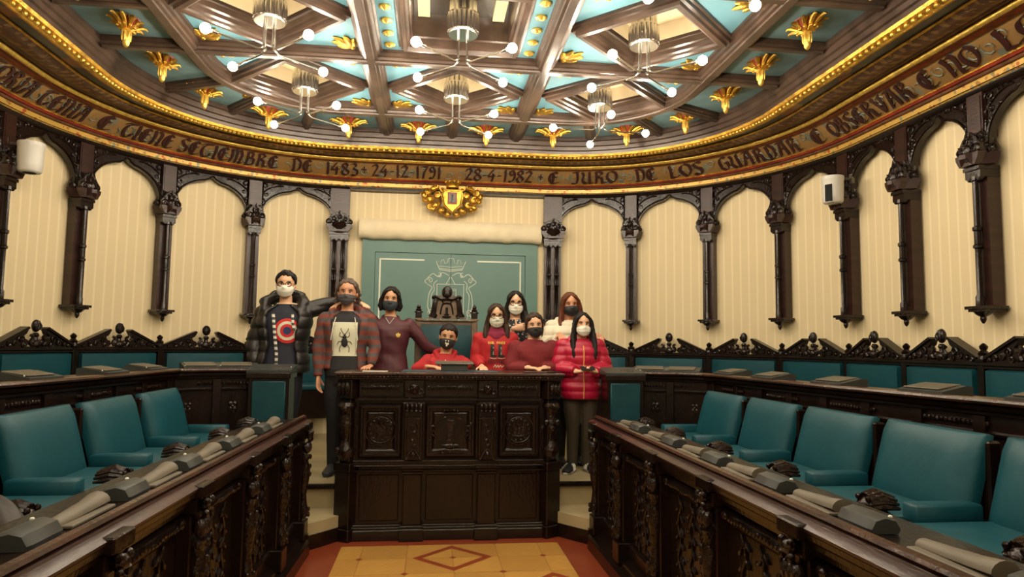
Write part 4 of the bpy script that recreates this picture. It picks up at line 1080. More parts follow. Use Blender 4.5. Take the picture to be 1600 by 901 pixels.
for sg in (-1, 1):
    side = 'left' if sg < 0 else 'right'; WW = WL if sg < 0 else WR
    for k, y in enumerate((4.72, 4.05, 3.42, 2.82, 2.2, 1.5)):
        p = WW(Vector((.115, y, 0))); rz = R(180) if sg > 0 else 0
        lab = 'dark microphone console on the %s front desk, %s from the far end' % (side, ORD[k])
        loc = (p.x, p.y, 1.002)
        if f1: f1 = False; MC.location = loc; MC.rotation_euler = (0, 0, rz); MC['label'] = lab
        else: dup(MC, loc, rz, lab)
        lab = 'beige folded papers on the %s front desk, %s from the far end' % (side, ORD[k]); loc = (p.x, p.y+.29, 1.002)
        if f2: f2 = False; FO.location = loc; FO.rotation_euler = (0, 0, rz); FO['label'] = lab
        else: dup(FO, loc, rz, lab)

# ------------------------------------------------------------------ rear row of choir seats along the wall
def choir():
    t = thing('choir_seat', '', 'seat', group='carved rear seats under the arches')
    def box(name, m, L, ang=25, bev=.006):
        b = B()
        for x in L: b.box(*x, bev=bev)
        return b.out(name, m, t, ang=ang)
    box('seat_back', 'wood', [(-.5, .5, -.03, .10, 0, .84)])
    box('seat_box', 'wood', [(-.36, .36, -.50, -.03, 0, .34)])
    box('seat_cushion', 'leather', [(-.35, .35, -.51, -.08, .34, .43)], 50, .025)
    b = B(); rows = []
    for j in range(9):
        v = j/8; z = .40+.385*v
        row = [(-.425+.85*i/14, -.075-.03*(1-abs(2*i/14-1)**6)*(.6+.4*sin(pi*v)), z) for i in range(15)]+[(.43, -.03, z), (-.43, -.03, z)]
        rows.append(row)
    rows.append([(p[0]*.985, -.045, .795) for p in rows[-1]]); b.grid(rows, cu=True, c0=True, c1=True); b.out('backrest', 'leather', t, ang=50)
    box('top_rail', 'wood', [(-.5, .5, -.055, .10, .80, .825), (-.5, .5, -.07, .10, .825, .85)], bev=.004)
    b = B()
    for q in (-1, 1):
        pl = [(.45, .85), (.45, .885), (.13, 1.035), (.105, 1.03), (.13, .985), (.16, .965), (.145, .935), (.115, .925), (.10, .89), (.14, .85)]
        b.prism([(q*x, z) for x, z in pl], -.045, .02)
        b.prism([(q*x, z) for x, z in ((.455, .872), (.465, .892), (.125, 1.052), (.105, 1.035))], -.062, .04)
    b.prism([(-.16, .845), (.16, .845), (.16, .862), (-.16, .862)], -.05, .03); b.out('pediment', 'wood', t, ang=25)
    b = B()
    for q in (-1, 1):
        for (x, z, r, a) in ((.20, .93, .035, 0), (.27, .90, .03, 2), (.34, .885, .022, 1), (.17, .88, .025, 3), (.405, .87, .015, 0)): b.loft([(q*p[0], -.052, p[2]) for p in spiral(x, z, r, .006, a, a+8, 12)], .0095, 5)
        b.loft(bez([(q*.07, -.05, .87), (q*.09, -.05, .91), (q*.06, -.05, .95), (q*.09, -.05, .97)], 4), .016, 6)
        b.ell((q*.055, -.03, .90), (.035, .03, .035), 8, 6)
    b.ell((0, -.03, .885), (.06, .035, .045), 10, 6); b.lathe([(.03, .91), (.022, .95), (.035, .97), (.028, .985), (.02, .995)], (0, -.02, 0), 10)
    b.out('scroll_carving', 'carved', t)
    b = B(); b.ell((0, -.02, 1.06), (.048, .035, .062), 12, 9)
    for k in (-1, 0, 1): b.loft([(k*.022, -.052, 1.02), (k*.03, -.057, 1.06), (k*.012, -.04, 1.11)], .007, 5)
    b.out('finial', 'carved', t)
    b = B(); b.box(.465, .535, -.06, .1, 0, .85, bev=.005); b.box(.455, .545, -.07, .1, .85, .875, bev=.004)
    b.lathe([(.05, .875), (.04, .90), (.045, .92), (.022, .945), (.03, .955), (.034, .975), (.02, .99), (.006, 1.0)], (.5, -.02, 0), 10); b.out('post', 'wood', t, ang=30)
    return t
CS = choir(); fc = True
for sg in (-1, 1):
    side = 'left' if sg < 0 else 'right'
    for k in range(9):
        a_, e_ = BND[k], BND[k+1]; p, ang = frame(sg*(a_+e_)/2)
        chord = (PT(a_)-PT(e_)).length
        lab = 'carved rear seat on the %s, %s outward from the teal double door' % (side, ORD[k])
        loc = (p.x, p.y, .66)
        pin = PT(sg*(a_+e_)/2, .02); loc = (pin.x, pin.y, .66)
        if fc: fc = False; o = CS; o.location = loc; o.rotation_euler = (0, 0, ang); o['label'] = lab
        else: o = dup(CS, loc, ang, lab)
        o.scale = (chord, 1, 1)

# ------------------------------------------------------------------ white cameras under the arches, coat on the left front chair
for sg, loc, rz in ((-1, (-3.90, 6.62, 3.40), -70), (1, (3.92, 6.52, 3.39), 55)):
    side = 'left' if sg < 0 else 'right'
    t = thing('wall_camera', 'white cylindrical camera hanging under an arch of the %s wall' % side, 'camera', loc)
    b = B(); n = 20; rows = []
    rows = []
    for (r, z) in ((.075, .0), (.11, -.005), (.112, -.02), (.108, -.05), (.106, -.055), (.104, -.20), (.098, -.27), (.085, -.285)): rows.append([(r*cos(2*pi*k/n), r*sin(2*pi*k/n), z) for k in range(n)])
    b.grid(rows, cu=True, c0=True, c1=True); b.out('housing', 'white_plastic', t, ang=50)
    b = B(); u = Matrix.Rotation(R(rz), 4, 'Z')
    if sg > 0:
        b.M = Matrix.Rotation(R(-145), 4, 'Z'); rows = [[(.109*cos(a), .109*sin(a), z) for a in (-.35, -.12, .12, .35)] for z in (-.10, -.27)]+[[(.05, -.03, -.288), (.05, -.01, -.288), (.05, .01, -.288), (.05, .03, -.288)]]
        b.grid(rows); b.out('lens_window', 'black', t)
    else:
        b.ell((0, 0, -.283), (.06, .06, .012), 12, 6); b.out('lens_window', 'black', t)
    b = B(); b.loft([(0, 0, -.02), (sg*.22, 0, -.02)], .016, 8); b.box(sg*.20-.01, sg*.20+.02, -.04, .04, -.07, .03); b.out('wall_bracket', 'console_top', t)
# ------------------------------------------------------------------ people
from mathutils.bvhtree import BVHTree
mat('skin', (.58, .31, .17), .5, var=.05); mat('skin_light', (.66, .38, .23), .5, var=.05); mat('skin_ruddy', (.56, .27, .15), .5, var=.07)
mat('hair_black', (.008, .006, .005), .5, var=.4, scale=60, stretch=(1, 1, .1), bump=.5, bscale=90, spec=.25); mat('hair_brown', (.035, .018, .010), .5, var=.4, scale=60, stretch=(1, 1, .1), bump=.5, bscale=90, spec=.25)
mat('hair_auburn', (.10, .028, .012), .45, var=.45, scale=60, stretch=(1, 1, .1), bump=.5, bscale=90, spec=.25); mat('hair_greying', (.07, .045, .03), .55, var=.5, scale=50, bump=.6, bscale=80)
mat('coat_black', (.013, .011, .011), .42, var=.2, bump=.25, bscale=20); mat('coat_white', (.62, .56, .42), .5, var=.05, bump=.2, bscale=18)
mat('coat_pink', (.38, .006, .035), .4, var=.12, bump=.25, bscale=18); mat('maroon', (.065, .009, .014), .6, var=.12, bump=.15, bscale=20)
mat('red_fabric', (.36, .007, .011), .75, var=.1, bump=.15, bscale=20); mat('wine_knit', (.15, .008, .011), .85, var=.12, bump=.3, bscale=120)
mat('tee_navy', (.012, .014, .026), .8, var=.1); mat('tee_black', (.012, .011, .013), .8, var=.1); mat('scarf_wine', (.20, .012, .04), .9, var=.2, bump=.3, bscale=80)
mat('trouser_black', (.010, .009, .010), .8, var=.1); mat('trouser_navy', (.012, .011, .018), .8, var=.1); mat('trouser_olive', (.045, .032, .016), .8, var=.1); mat('denim', (.03, .055, .085), .8, var=.2, scale=30)
mat('mask_white', (.68, .66, .56), .7, var=.03); mat('mask_black', (.013, .012, .013), .7, var=.1); mat('mask_grey', (.055, .05, .055), .7, var=.15); mat('mask_slate', (.02, .03, .04), .7, var=.1)
mat('shoe_grey', (.03, .03, .035), .6, var=.2); mat('shoe_black', (.01, .01, .014), .5, var=.1); mat('sole_white', (.6, .57, .5), .6, var=.03)
mat('eye_white', (.6, .56, .5), .3, var=.01); mat('eye_dark', (.02, .01, .006), .2, var=.1)
mat('print_cream', (.62, .60, .44), .7, var=.04); mat('print_red', (.55, .02, .02), .7, var=.04); mat('print_black', (.012, .012, .012), .7, var=.1); mat('print_yellow', (.75, .52, .08), .6, var=.1); mat('print_blue', (.02, .035, .12), .7, var=.05)
mat('frame_dark', (.015, .004, .004), .3, var=.2); mat('cord_white', (.65, .6, .5), .6, var=.03)
def pattern_mat(name, kind, c1, c2, s):
    m, nt, b = newmat(name); b.inputs['Roughness'].default_value = .8
    tc = nt.nodes.new('ShaderNodeTexCoord'); sp = nt.nodes.new('ShaderNodeSeparateXYZ'); nt.links.new(tc.outputs['Object'], sp.inputs[0])
    if kind == 'hoop':
        nz = nt.nodes.new('ShaderNodeTexNoise'); nz.inputs['Scale'].default_value = 5; nt.links.new(tc.outputs['Object'], nz.inputs['Vector'])
        z = mth(nt, 'ADD', sp.outputs[2], mth(nt, 'MULTIPLY', nz.outputs[0], .03))
        k = mth(nt, 'LESS_THAN', mth(nt, 'FRACT', mth(nt, 'MULTIPLY', z, 1/s)), .42)
    elif kind == 'check':
        a = mth(nt, 'LESS_THAN', mth(nt, 'FRACT', mth(nt, 'MULTIPLY', sp.outputs[2], 1/s)), .5); k = a
    else:
        v = nt.nodes.new('ShaderNodeTexVoronoi'); v.inputs['Scale'].default_value = s; nt.links.new(tc.outputs['Object'], v.inputs['Vector'])
        k = mth(nt, 'LESS_THAN', v.outputs['Distance'], .28)
    nt.links.new(mixc(nt, k, c1, c2), b.inputs['Base Color'])
pattern_mat('hoodie_stripe', 'hoop', (.15, .033, .02), (.062, .052, .055), .078)
pattern_mat('gingham', 'check', (.6, .58, .5), (.05, .05, .05), .05)
pattern_mat('floral', 'dots', (.012, .012, .014), (.4, .38, .36), 28)
pattern_mat('mask_pattern', 'dots', (.60, .59, .48), (.30, .32, .24), 55)

def interp(x, X, Y):
    if x <= X[0]: return Y[0]
    for i in range(len(X)-1):
        if x <= X[i+1]:
            t = (x-X[i])/(X[i+1]-X[i]); return Y[i]+(Y[i+1]-Y[i])*t
    return Y[-1]
ZT = [-1, -.95, -.85, -.7, -.5, -.25, 0, .3, .55, .78, .92, 1]
HX = [.012, .026, .042, .053, .061, .067, .0725, .077, .073, .056, .034, .0]
HF = [.062, .074, .080, .082, .083, .083, .081, .088, .080, .058, .034, -.005]
HB = [-.02, -.01, .0, .02, .05, .084, .100, .106, .098, .074, .048, .005]
HH = .117
def hs_(az, zn, off=0):
    rx, yf, yb = interp(zn, ZT, HX), interp(zn, ZT, HF), interp(zn, ZT, HB)
    yc, hd = (yb-yf)/2, (yb+yf)/2; a = R(az)
    n = interp(zn, [-.42, -.36, -.28, .0, .12, .2], [0, .014, .023, .009, .004, 0])*math.exp(-(az/9.5)**2)
    e = -.006*math.exp(-((abs(az)-24)/13)**2-((zn-.02)/.14)**2)
    lip = .004*math.exp(-(az/16)**2-((zn+.56)/.08)**2)
    k = 1+(n+e+lip+off)/max(.03, math.hypot(rx*sin(a), hd*cos(a)))
    return Vector((rx*sin(a)*k, yc-hd*cos(a)*k, zn*HH))
def head_mesh(b, M):
    old = b.M; b.M = M
    rows = [[hs_(a, z) for a in range(-180, 180, 9)] for z in [-1+2*i/34 for i in range(35)][:-1]+[.985]]
    b.grid(rows, cu=True, c0=True, c1=True)
    for q in (-1, 1): b.ell((q*.076, .012, -.008), (.010, .02, .031), 8, 6, Matrix.Rotation(q*.25, 3, 'Z'))
    b.M = old
def hand(b, W, D, N, side=1, curl=22, s=1, fist=False, thumb_up=False):
    W, D, N = Vector(W), Vector(D).normalized(), Vector(N); N = (N-D*N.dot(D)).normalized(); X = D.cross(N).normalized()*side
    b.loft([W-D*.03, W, W+D*.03*s, W+D*.065*s, W+D*.09*s], [(.024*s, .019*s), (.025*s, .019*s), (.036*s, .017*s), (.041*s, .015*s), (.039*s, .012*s)], 10, side=X)
    for i, (o, l) in enumerate(((-.031, .058), (-.0105, .072), (.0105, .078), (.031, .07))):
        p = W+D*.085*s+X*o*s; d = (D+X*o*2.2).normalized(); pts = [p-D*.01, p]
        cc = curl*(2.6 if fist else 1)*(1.1-.1*i)
        for k, f in enumerate((.45, .32, .23)):
            d = (Matrix.Rotation(R(cc)*(1 if k else .7), 3, D.cross(N).normalized()) @ d).normalized(); pts.append(pts[-1]+d*l*f*s)
        b.loft(pts, [.0088*s, .009*s, .0085*s, .0078*s, .006*s], 8)
    tb_ = W+D*.022*s+X*.026*s
    td = X if thumb_up else (D*.75+X*.62+N*.28).normalized()
    p1 = tb_+(td if thumb_up else td)*.04*s; p2 = p1+(td*.9+(D*.25 if not thumb_up else Vector())).normalized()*.034*s
    b.loft([tb_-D*.012*s-X*.01*s, tb_, p1, p2], [.012*s, .0125*s, .0105*s, .008*s], 8)
def remesh(b, name, m, parent, vox, it=2, disp=None):
    bm = b.bm; bmesh.ops.recalc_face_normals(bm, faces=bm.faces[:])
    me = bpy.data.meshes.new('tmp'); bm.to_mesh(me); bm.free()
    o = bpy.data.objects.new(name, me); COL.objects.link(o)
    md = o.modifiers.new('r', 'REMESH'); md.mode = 'VOXEL'; md.voxel_size = vox; md.adaptivity = 0
    if it: ms = o.modifiers.new('s', 'SMOOTH'); ms.iterations = it; ms.factor = .5
    bpy.context.view_layer.update(); dg = bpy.context.evaluated_depsgraph_get()
    m2 = bpy.data.meshes.new_from_object(o.evaluated_get(dg)); o.modifiers.clear(); o.data = m2; m2.name = name; bpy.data.meshes.remove(me)
    if disp:
        no = [v.normal.copy() for v in m2.vertices]
        for v, n in zip(m2.vertices, no): v.co += n*disp(v.co)
    m2.materials.clear(); m2.materials.append(MATS[m]); m2.polygons.foreach_set('use_smooth', [True]*len(m2.polygons))
    if parent is not None: o.parent = parent
    return o
TR = [(.46, .080, .060), (.50, .092, .068), (.54, .097, .072), (.58, .092, .066), (.63, .082, .060), (.68, .089, .066), (.73, .100, .071), (.77, .104, .067), (.80, .098, .056), (.817, .075, .047), (.832, .042, .040), (.843, .037, .038), (.85, .031, .033), (.885, .030, .033)]
def torso(b, H, w=1, d=1, inf=0, z0=.46, z1=.9, lean=0, zoff=0, bell=0, cut=None, th=.02):
    rows = []
    pts = [r for r in TR if z0 <= r[0] <= z1]
    for z, rx, ry in pts:
        k = inf if z < .815 else inf*max(.25, 1-(z-.815)*10)
        a, c = rx*H*w+k+bell*max(0, .66-z), ry*H*d+k+bell*.7*max(0, .66-z)
        row = []
        if cut is None:
            for i in range(24):
                t = 2*pi*i/24; ct, st_ = cos(t), sin(t)
                row.append((a*math.copysign(abs(ct)**.8, ct), c*math.copysign(abs(st_)**.85, st_)+lean*(z-.5)*H, z*H+zoff))
        else:
            g = R(cut(z)); ii = 26; out, inn = [], []
            for i in range(ii+1):
                t = -pi/2+g+(2*pi-2*g)*i/ii; ct, st_ = cos(t), sin(t)
                X, Y = math.copysign(abs(ct)**.8, ct), math.copysign(abs(st_)**.85, st_)
                out.append((a*X, c*Y+lean*(z-.5)*H, z*H+zoff)); inn.append(((a-th)*X, (c-th)*Y+lean*(z-.5)*H, z*H+zoff))
            row = out+inn[::-1]
        rows.append(row)
    b.grid(rows, cu=True, c0=True, c1=True)
def smoothpath(P_, rad, n=4):
    pts = bez(P_, n); rr = []
    for i in range(len(pts)):
        t = i/n; k = min(int(t), len(rad)-2); rr.append(rad[k]+(rad[k+1]-rad[k])*(t-k))
    return pts, rr
def arm(b, P_, inf=0, s=1, cuff=True, to=1.0):
    rad = [.050*s+inf, .046*s+inf, .038*s+inf, .033*s+inf*.9, .025*s+inf*.75]
    S_, E_, W_ = [Vector(p) for p in P_]
    pts = [S_, S_.lerp(E_, .5), E_, E_.lerp(W_, .5), E_.lerp(W_, to)]
    p, r = smoothpath(pts, rad, 4); b.loft(p, r, 12)
    b.ell(S_, rad[0]*1.02, 12, 8)
def legs(b, H, w=1, inf=0, z1=.04, spread=.05, shift=0, seated=False):
    for q in (-1, 1):
        if seated:
            P_ = [(q*.09, 0, .50*H*0+seated), (q*.11, -.22, seated+.01), (q*.12, -.42, seated), (q*.12, -.43, seated-.22), (q*.12, -.42, .07)]
        else: P_ = [(q*.048*H*w, 0, .50*H), (q*(spread+.004)*H*w, -.005, .39*H), (q*spread*H*w, -.01, .28*H), (q*spread*H*w, .01, .16*H), (q*spread*H*w, .02, z1*H)]
        p, r = smoothpath(P_, [.083*w+inf, .075*w+inf, .052*w+inf, .046*w+inf, .034*w+inf*1.1], 4); b.loft(p, r, 12)
def foot(b, x, y, s=1, a=0, inf=0):
    d = Vector((sin(R(a)), -cos(R(a)), 0))
    c = Vector((x, y, 0)); z = Vector((0, 0, 1))
    b.loft([c-d*.055*s+z*.04, c-d*.03+z*.045*s, c+d*.05*s+z*.042*s, c+d*.11*s+z*.033*s, c+d*.165*s+z*.026*s, c+d*.19*s+z*.022*s], [(.03+inf, .038), (.035+inf, .046), (.038+inf, .042), (.042+inf, .033), (.038+inf, .025), (.02+inf, .016)], 10, side=d.cross(z))
class Person:
    def __init__(s, label, x, y, H, head, hs=1.0, yaw=0, tilt=0, pitch=0, w=1, d=1, skin='skin', floor=.4):
        s.root = thing('person', label, 'person', (x, y, floor)); s.H, s.w, s.d, s.skin = H, w, d, skin
        hx, hy, hz = head      # head centre, local
        s.HM = Matrix.Translation((hx, hy, hz)) @ Matrix.Rotation(R(yaw), 4, 'Z') @ Matrix.Rotation(R(tilt), 4, 'Y') @ Matrix.Rotation(R(pitch), 4, 'X') @ Matrix.Scale(hs, 4); s.hs = hs
        s.b = B(); s.hc = Vector(head)
    def body(s, arms, hands, legsargs=None, neck=None, seated=False, feet=True, torsokw={}):
        b = s.b
        torso(b, s.H, s.w, s.d, **torsokw)
        for a in arms: arm(b, a, s=.92)
        for h in hands: hand(b, **h)
        legs(b, s.H, s.w, seated=seated, **(legsargs or {}))
        nb = Vector(neck or (0, .005, .80*s.H)); b.loft([nb, nb.lerp(s.hc+Vector((0, .015, -.05)), .6), s.hc+Vector((0, .012, -.03))], [.056, .052, .05], 12)
        head_mesh(b, s.HM)
        if feet and seated == 99:
            sp = (legsargs or {}).get('spread', .05)*s.H*s.w
            if not seated:
                for q in (-1, 1): foot(b, q*sp, .02)
            else:
                for q in (-1, 1): foot(b, q*.12, -.42)
        s.bodyo = remesh(b, 'body', s.skin, s.root, .0055, 1); return s.bodyo
    def eyes(s, browmat='hair_black', squint=1):
        for q in (-1, 1):
            b = B(); b.M = s.HM; c = hs_(q*23, .0, -.002); b.ell(c, (.0125, .005, .0058*squint), 10, 7, Matrix.Rotation(q*.35, 3, 'Z')); e = b.out('eye', 'eye_white', s.root)
            b = B(); b.M = s.HM; c = hs_(q*22.5, .0, .003); b.ell(c, (.0058, .003, .0056*squint), 8, 6); b.out('iris', 'eye_dark', e)
            b = B(); b.M = s.HM; b.loft([hs_(q*a, z, .0015) for a, z in ((12, .13), (20, .18), (30, .19), (40, .13))], [.0028, .0042, .0038, .002], 6)
            b.loft([hs_(q*a, z, .0012) for a, z in ((14, .035), (20, .075), (28, .08), (36, .03))], [.0015, .0025, .0025, .0015], 5)
            b.out('eyebrow', browmat, s.root)
    def mask(s, m='mask_white', top=-.10, pleats=False, logo=None, cone=0):
        b = B(); b.M = s.HM; cols = []
        azs = [-66+132*i/22 for i in range(23)]
        for a in azs:
            u = a/66; t = top-.12*u*u; bt = -.97+.30*u*u; L = []
            for j in range(11):
                v = j/10; z = t+(bt-t)*v
                off = .010+(.010+cone)*(1-u*u)*sin(pi*min(1, v*1.1+.05))+(.0022*(1 if j in (3, 6) else -1) if pleats else 0)
                L.append(hs_(a, z, off+.004))
            L2 = [hs_(a, t+(bt-t)*j/10, .003) for j in range(10, -1, -1)]
            cols.append(L+L2)
        b.grid(cols, cu=True, c0=True, c1=True); o = b.out('face_mask', m, s.root, ang=70); s.masko = o
        b = B(); b.M = s.HM
        for q in (-1, 1):
            for z0, z1 in ((-.22, .08), (-.62, -.28)):
                b.loft([hs_(q*64, z0, .012), hs_(q*80, (z0+z1)/2, .008), Vector((q*.084, .02, z1*HH*.5))], .0016, 5)
        b.out('ear_loop', m, o)
        if logo:
            b = B(); b.M = s.HM
            for az, z, r in logo[1]: b.ell(hs_(az, z, .026+cone), (r, .004, r*1.2), 8, 6)
            b.out('mask_print', logo[0], o)
    def glasses(s, m='frame_dark'):
        b = B(); b.M = s.HM
        for q in (-1, 1):
            c = Vector((q*.031, -.097, -.004)); b.loft([c+Vector((.0245*cos(a), .004*abs(cos(a)) if q*cos(a) > 0 else 0, .0175*sin(a))) for a in [2*pi*i/20 for i in range(21)]], .0030, 6)
            b.loft([c+Vector((q*.024, .003, .004)), Vector((q*.077, -.04, .002)), Vector((q*.081, .012, .0)), Vector((q*.082, .03, -.012))], .0018, 5)
        b.loft([(-.008, -.098, .002), (0, -.101, .005), (.008, -.098, .002)], .002, 5); b.out('glasses', m, s.root)
    def cap(s, b, line, t):
        cols = []
        for a in range(-180, 180, 9):
            hl = interp(abs(a), [0, 18, 38, 55, 72, 88, 110, 180], line)+(.035*sin(a*.9)+.025*sin(a*2.3+1)); out, inn = [], []
            for j in range(13):
                v = j/12; z = hl+(.985-hl)*v; o = t*min(1, .25+v*4); k = max(0, z)
                out.append(hs_(a, z, o*(1-k**5))+Vector((0, 0, o*k))); inn.append(hs_(a, z, -.008*(1-k**5))-Vector((0, 0, .008*k)))
            cols.append(out+inn[::-1])
        b.grid(cols, cu=True, cv=True); b.ell((0, -.003, HH-.002), (.04, .045, t+.002), 12, 7)
    def hair(s, m, style, vox=.006):
        b = B(); b.M = s.HM
        if style == 'short': s.cap(b, [.62, .60, .54, .36, .10, -.12, -.45, -.62], .012); b.ell((0, -.03, .098), (.05, .05, .026), 12, 8)
        elif style == 'buzz': s.cap(b, [.54, .54, .50, .34, .05, -.12, -.40, -.55], .009)
        elif style == 'tied':
            s.cap(b, [.66, .62, .48, .28, .0, -.3, -.6, -.75], .012)
            for q in (-1, 1): b.loft([(q*.074, -.03, .04), (q*.080, -.0, -.01), (q*.078, .02, -.06), (q*.07, .03, -.11)], [.010, .010, .010, .004], 8)
        elif style == 'wild':
            s.cap(b, [.68, .64, .52, .32, .08, -.2, -.6, -.8], .010); random.seed(9)
            for q in (-1, 1):
                for k in range(7):
                    z = .03-.016*k; b.loft([(q*.074, .0+.008*k, z+.02), (q*(.090+.006*(k % 3)), .010+.006*k, z-.01), (q*(.096+.010*((k+1) % 3)), .03, z-.035)], [.014, .013, .005], 7)
            b.loft([(0, .10, .0), (0, .10, -.06), (0, .09, -.11)], [.05, .055, .04], 10)
        elif style == 'bob':
            s.cap(b, [.70, .60, .44, .18, -.2, -.6, -.9, -.9], .011)
            for q in (-1, 1):
                b.loft([(q*.03, -.075, .085), (q*.066, -.062, .05), (q*.082, -.035, .0), (q*.086, -.02, -.06), (q*.075, -.012, -.105)], [(.012, .012), (.014, .018), (.016, .028), (.020, .035), (.014, .025)], 10)
            b.loft([(0, .085, .03), (0, .095, -.04), (0, .08, -.10)], [(.075, .04), (.085, .045), (.07, .03)], 12, side=(1, 0, 0))
        else:
            L = style
            s.cap(b, [.78, .62, .40, .14, -.3, -.7, -.9, -.9], .010)
            for q in (-1, 1):
                b.loft([(q*.028, -.076, .085), (q*.060, -.070, .055), (q*.080, -.048, .0), (q*.088, -.034, -.07), (q*.096, -.038, -.14), (q*.098, -.055, -L*.8), (q*.092, -.06, -L)], [(.010, .012), (.013, .018), (.014, .026), (.020, .034), (.026, .038), (.028, .034), (.012, .02)], 10)
            b.loft([(0, .085, .04), (0, .10, -.05), (0, .10, -.15), (0, .10, -L*.95)], [(.08, .04), (.09, .05), (.105, .045), (.08, .02)], 12, side=(1, 0, 0))
        return remesh(b, 'hair', m, s.root, vox, 1, lambda co: .0022*sin(co.x*210+3*sin(co.z*40))*cos(co.y*160)+.002*sin(co.x*90+co.y*70))
def flatgrid(b, poly_or_rect, y=-1.0, n=8):
    x0, x1, z0, z1 = poly_or_rect; b.grid([[(x0+(x1-x0)*i/n, y, z0+(z1-z0)*j/n) for i in range(n+1)] for j in range(n+1)])
def decal(target, name, m, parent, build, off=.003, rot=0, c=(0, 0)):
    bv = BVHTree.FromObject(target, bpy.context.evaluated_depsgraph_get()) if False else None
    me = target.data; bv = BVHTree.FromPolygons([v.co for v in me.vertices], [p.vertices[:] for p in me.polygons])
    b = B(); build(b)
    for v in b.bm.verts:
        x, z = v.co.x-c[0], v.co.z-c[1]; v.co.x, v.co.z = c[0]+x*cos(rot)-z*sin(rot), c[1]+x*sin(rot)+z*cos(rot)
        h = bv.ray_cast(Vector((v.co.x, -2, v.co.z)), Vector((0, 1, 0)))
        if h[0]: v.co.y = h[0].y-off+(v.co.y+1)
    return b.out(name, m, parent, smooth=True)
def ringgrid(cx, cz, r0, r1, n=32):
    def f(b): b.grid([[(cx+r*cos(2*pi*i/n), -1, cz+r*sin(2*pi*i/n)) for i in range(n)] for r in (r0+(r1-r0)*k/4 for k in range(5))], cu=True)
    return f
def lines(L, r=.004, y=-1.0):
    def f(b):
        for pts in L: b.loft([(x, y, z) for x, z in pts], r, 5)
    return f
def textlines(txt, cx, cz, h, wd, bold=.1, glyph=None):
    # sans block letters from a stroke alphabet
    A = {'F': [[(0, 0), (0, 1), (.7, 1)], [(0, .55), (.55, .55)]], 'E': [[(.7, 0), (0, 0), (0, 1), (.7, 1)], [(0, .5), (.55, .5)]], 'S': [[(.7, .9), (.2, 1), (0, .75), (.65, .35), (.5, 0), (0, .1)]], 'T': [[(0, 1), (.8, 1)], [(.4, 1), (.4, 0)]], 'I': [[(.3, 0), (.3, 1)]], 'V': [[(0, 1), (.35, 0), (.7, 1)]], 'A': [[(0, 0), (.35, 1), (.7, 0)], [(.15, .4), (.55, .4)]], 'L': [[(0, 1), (0, 0), (.6, 0)]], 'G': [[(.7, .85), (.3, 1), (0, .5), (.3, 0), (.7, .1), (.7, .5), (.4, .5)]], 'R': [[(0, 0), (0, 1), (.6, .9), (.6, .6), (0, .5), (.7, 0)]], 'O': [[(.35, 1), (0, .5), (.35, 0), (.7, .5), (.35, 1)]], 'W': [[(0, 1), (.2, 0), (.4, .7), (.6, 0), (.8, 1)]], 'P': [[(0, 0), (0, 1), (.6, .9), (.6, .6), (0, .5)]], 'N': [[(0, 0), (0, 1), (.7, 0), (.7, 1)]], 'U': [[(0, 1), (0, .2), (.35, 0), (.7, .2), (.7, 1)]], ' ': []}
    n = len(txt); cw = wd/n; L = []
    for i, ch in enumerate(txt):
        for st_ in A.get(ch, []): L.append([(cx-wd/2+cw*(i+x*.85), cz+h*(z-.5)) for x, z in st_])
    return lines(L, bold)
def quilt(step, A, ph=0): return lambda co: A*(abs(sin(pi*(co.z+ph)/step))**.6-.5)

# 1 -- young man in black puffer coat, arm round the next man's shoulders
x, y, H = -1.57, 6.62, 1.84
p = Person('tall young man in black puffer coat, glasses and white mask, at left end', x, y, H, (.0, -.02, 1.735), 1.10, yaw=4, skin='skin_light')
aL = [(-.20, .02, 1.46), (-.27, .0, 1.18), (-.24, -.06, .95)]; aR = [(.19, .03, 1.49), (.38, .12, 1.565), (.67, .08, 1.585)]
p.body([aL, aR], [dict(W=aL[2], D=(0, -.2, -1), N=(1, 0, 0), side=-1), dict(W=(.665, .05, 1.59), D=(.9, -.85, -.38), N=(0, -.1, -1), side=1, curl=14)], dict(spread=.045))
p.eyes(squint=.9); p.mask('mask_white', cone=.008); p.glasses(); p.hair('hair_black', 'short')
b = B(); torso(b, H, 1, 1, .014, z0=.50, z1=.844); tee = remesh(b, 't_shirt', 'tee_navy', p.root, .009, 2)
b = B(); torso(b, H, 1.0, 1, .006, z0=.46, z1=.54); legs(b, H, 1, .014, z1=.03, spread=.045); remesh(b, 'trousers', 'trouser_navy', p.root, .010, 2)
b = B(); torso(b, H, 1.14, 1.2, .035, z0=.50, z1=.844, cut=lambda z: 34 if z > .6 else 36, th=.035, bell=.05)
arm(b, [aL[0], aL[1], aL[2]], .035, to=.97); arm(b, aR, .032, to=.72)
b.loft([(-.17, -.10, 1.47), (-.19, .0, 1.56), (-.12, .12, 1.63), (0, .16, 1.65), (.12, .12, 1.62), (.17, .0, 1.56), (.15, -.10, 1.47)], [.035, .055, .06, .06, .06, .05, .035], 10)
remesh(b, 'puffer_coat', 'coat_black', p.root, .010, 2, quilt(.11, .014))
o = decal(tee, 'chest_roundel', 'print_red', p.root, ringgrid(.05, 1.30, .088, .115), .004); decal(tee, 'cream_ring', 'print_cream', o, ringgrid(.05, 1.30, .062, .088), .004); decal(tee, 'red_ring', 'print_red', o, ringgrid(.05, 1.30, .036, .062), .004); decal(tee, 'blue_centre', 'print_blue', o, ringgrid(.05, 1.30, .0, .036), .004)
o.name = 'shirt_print'
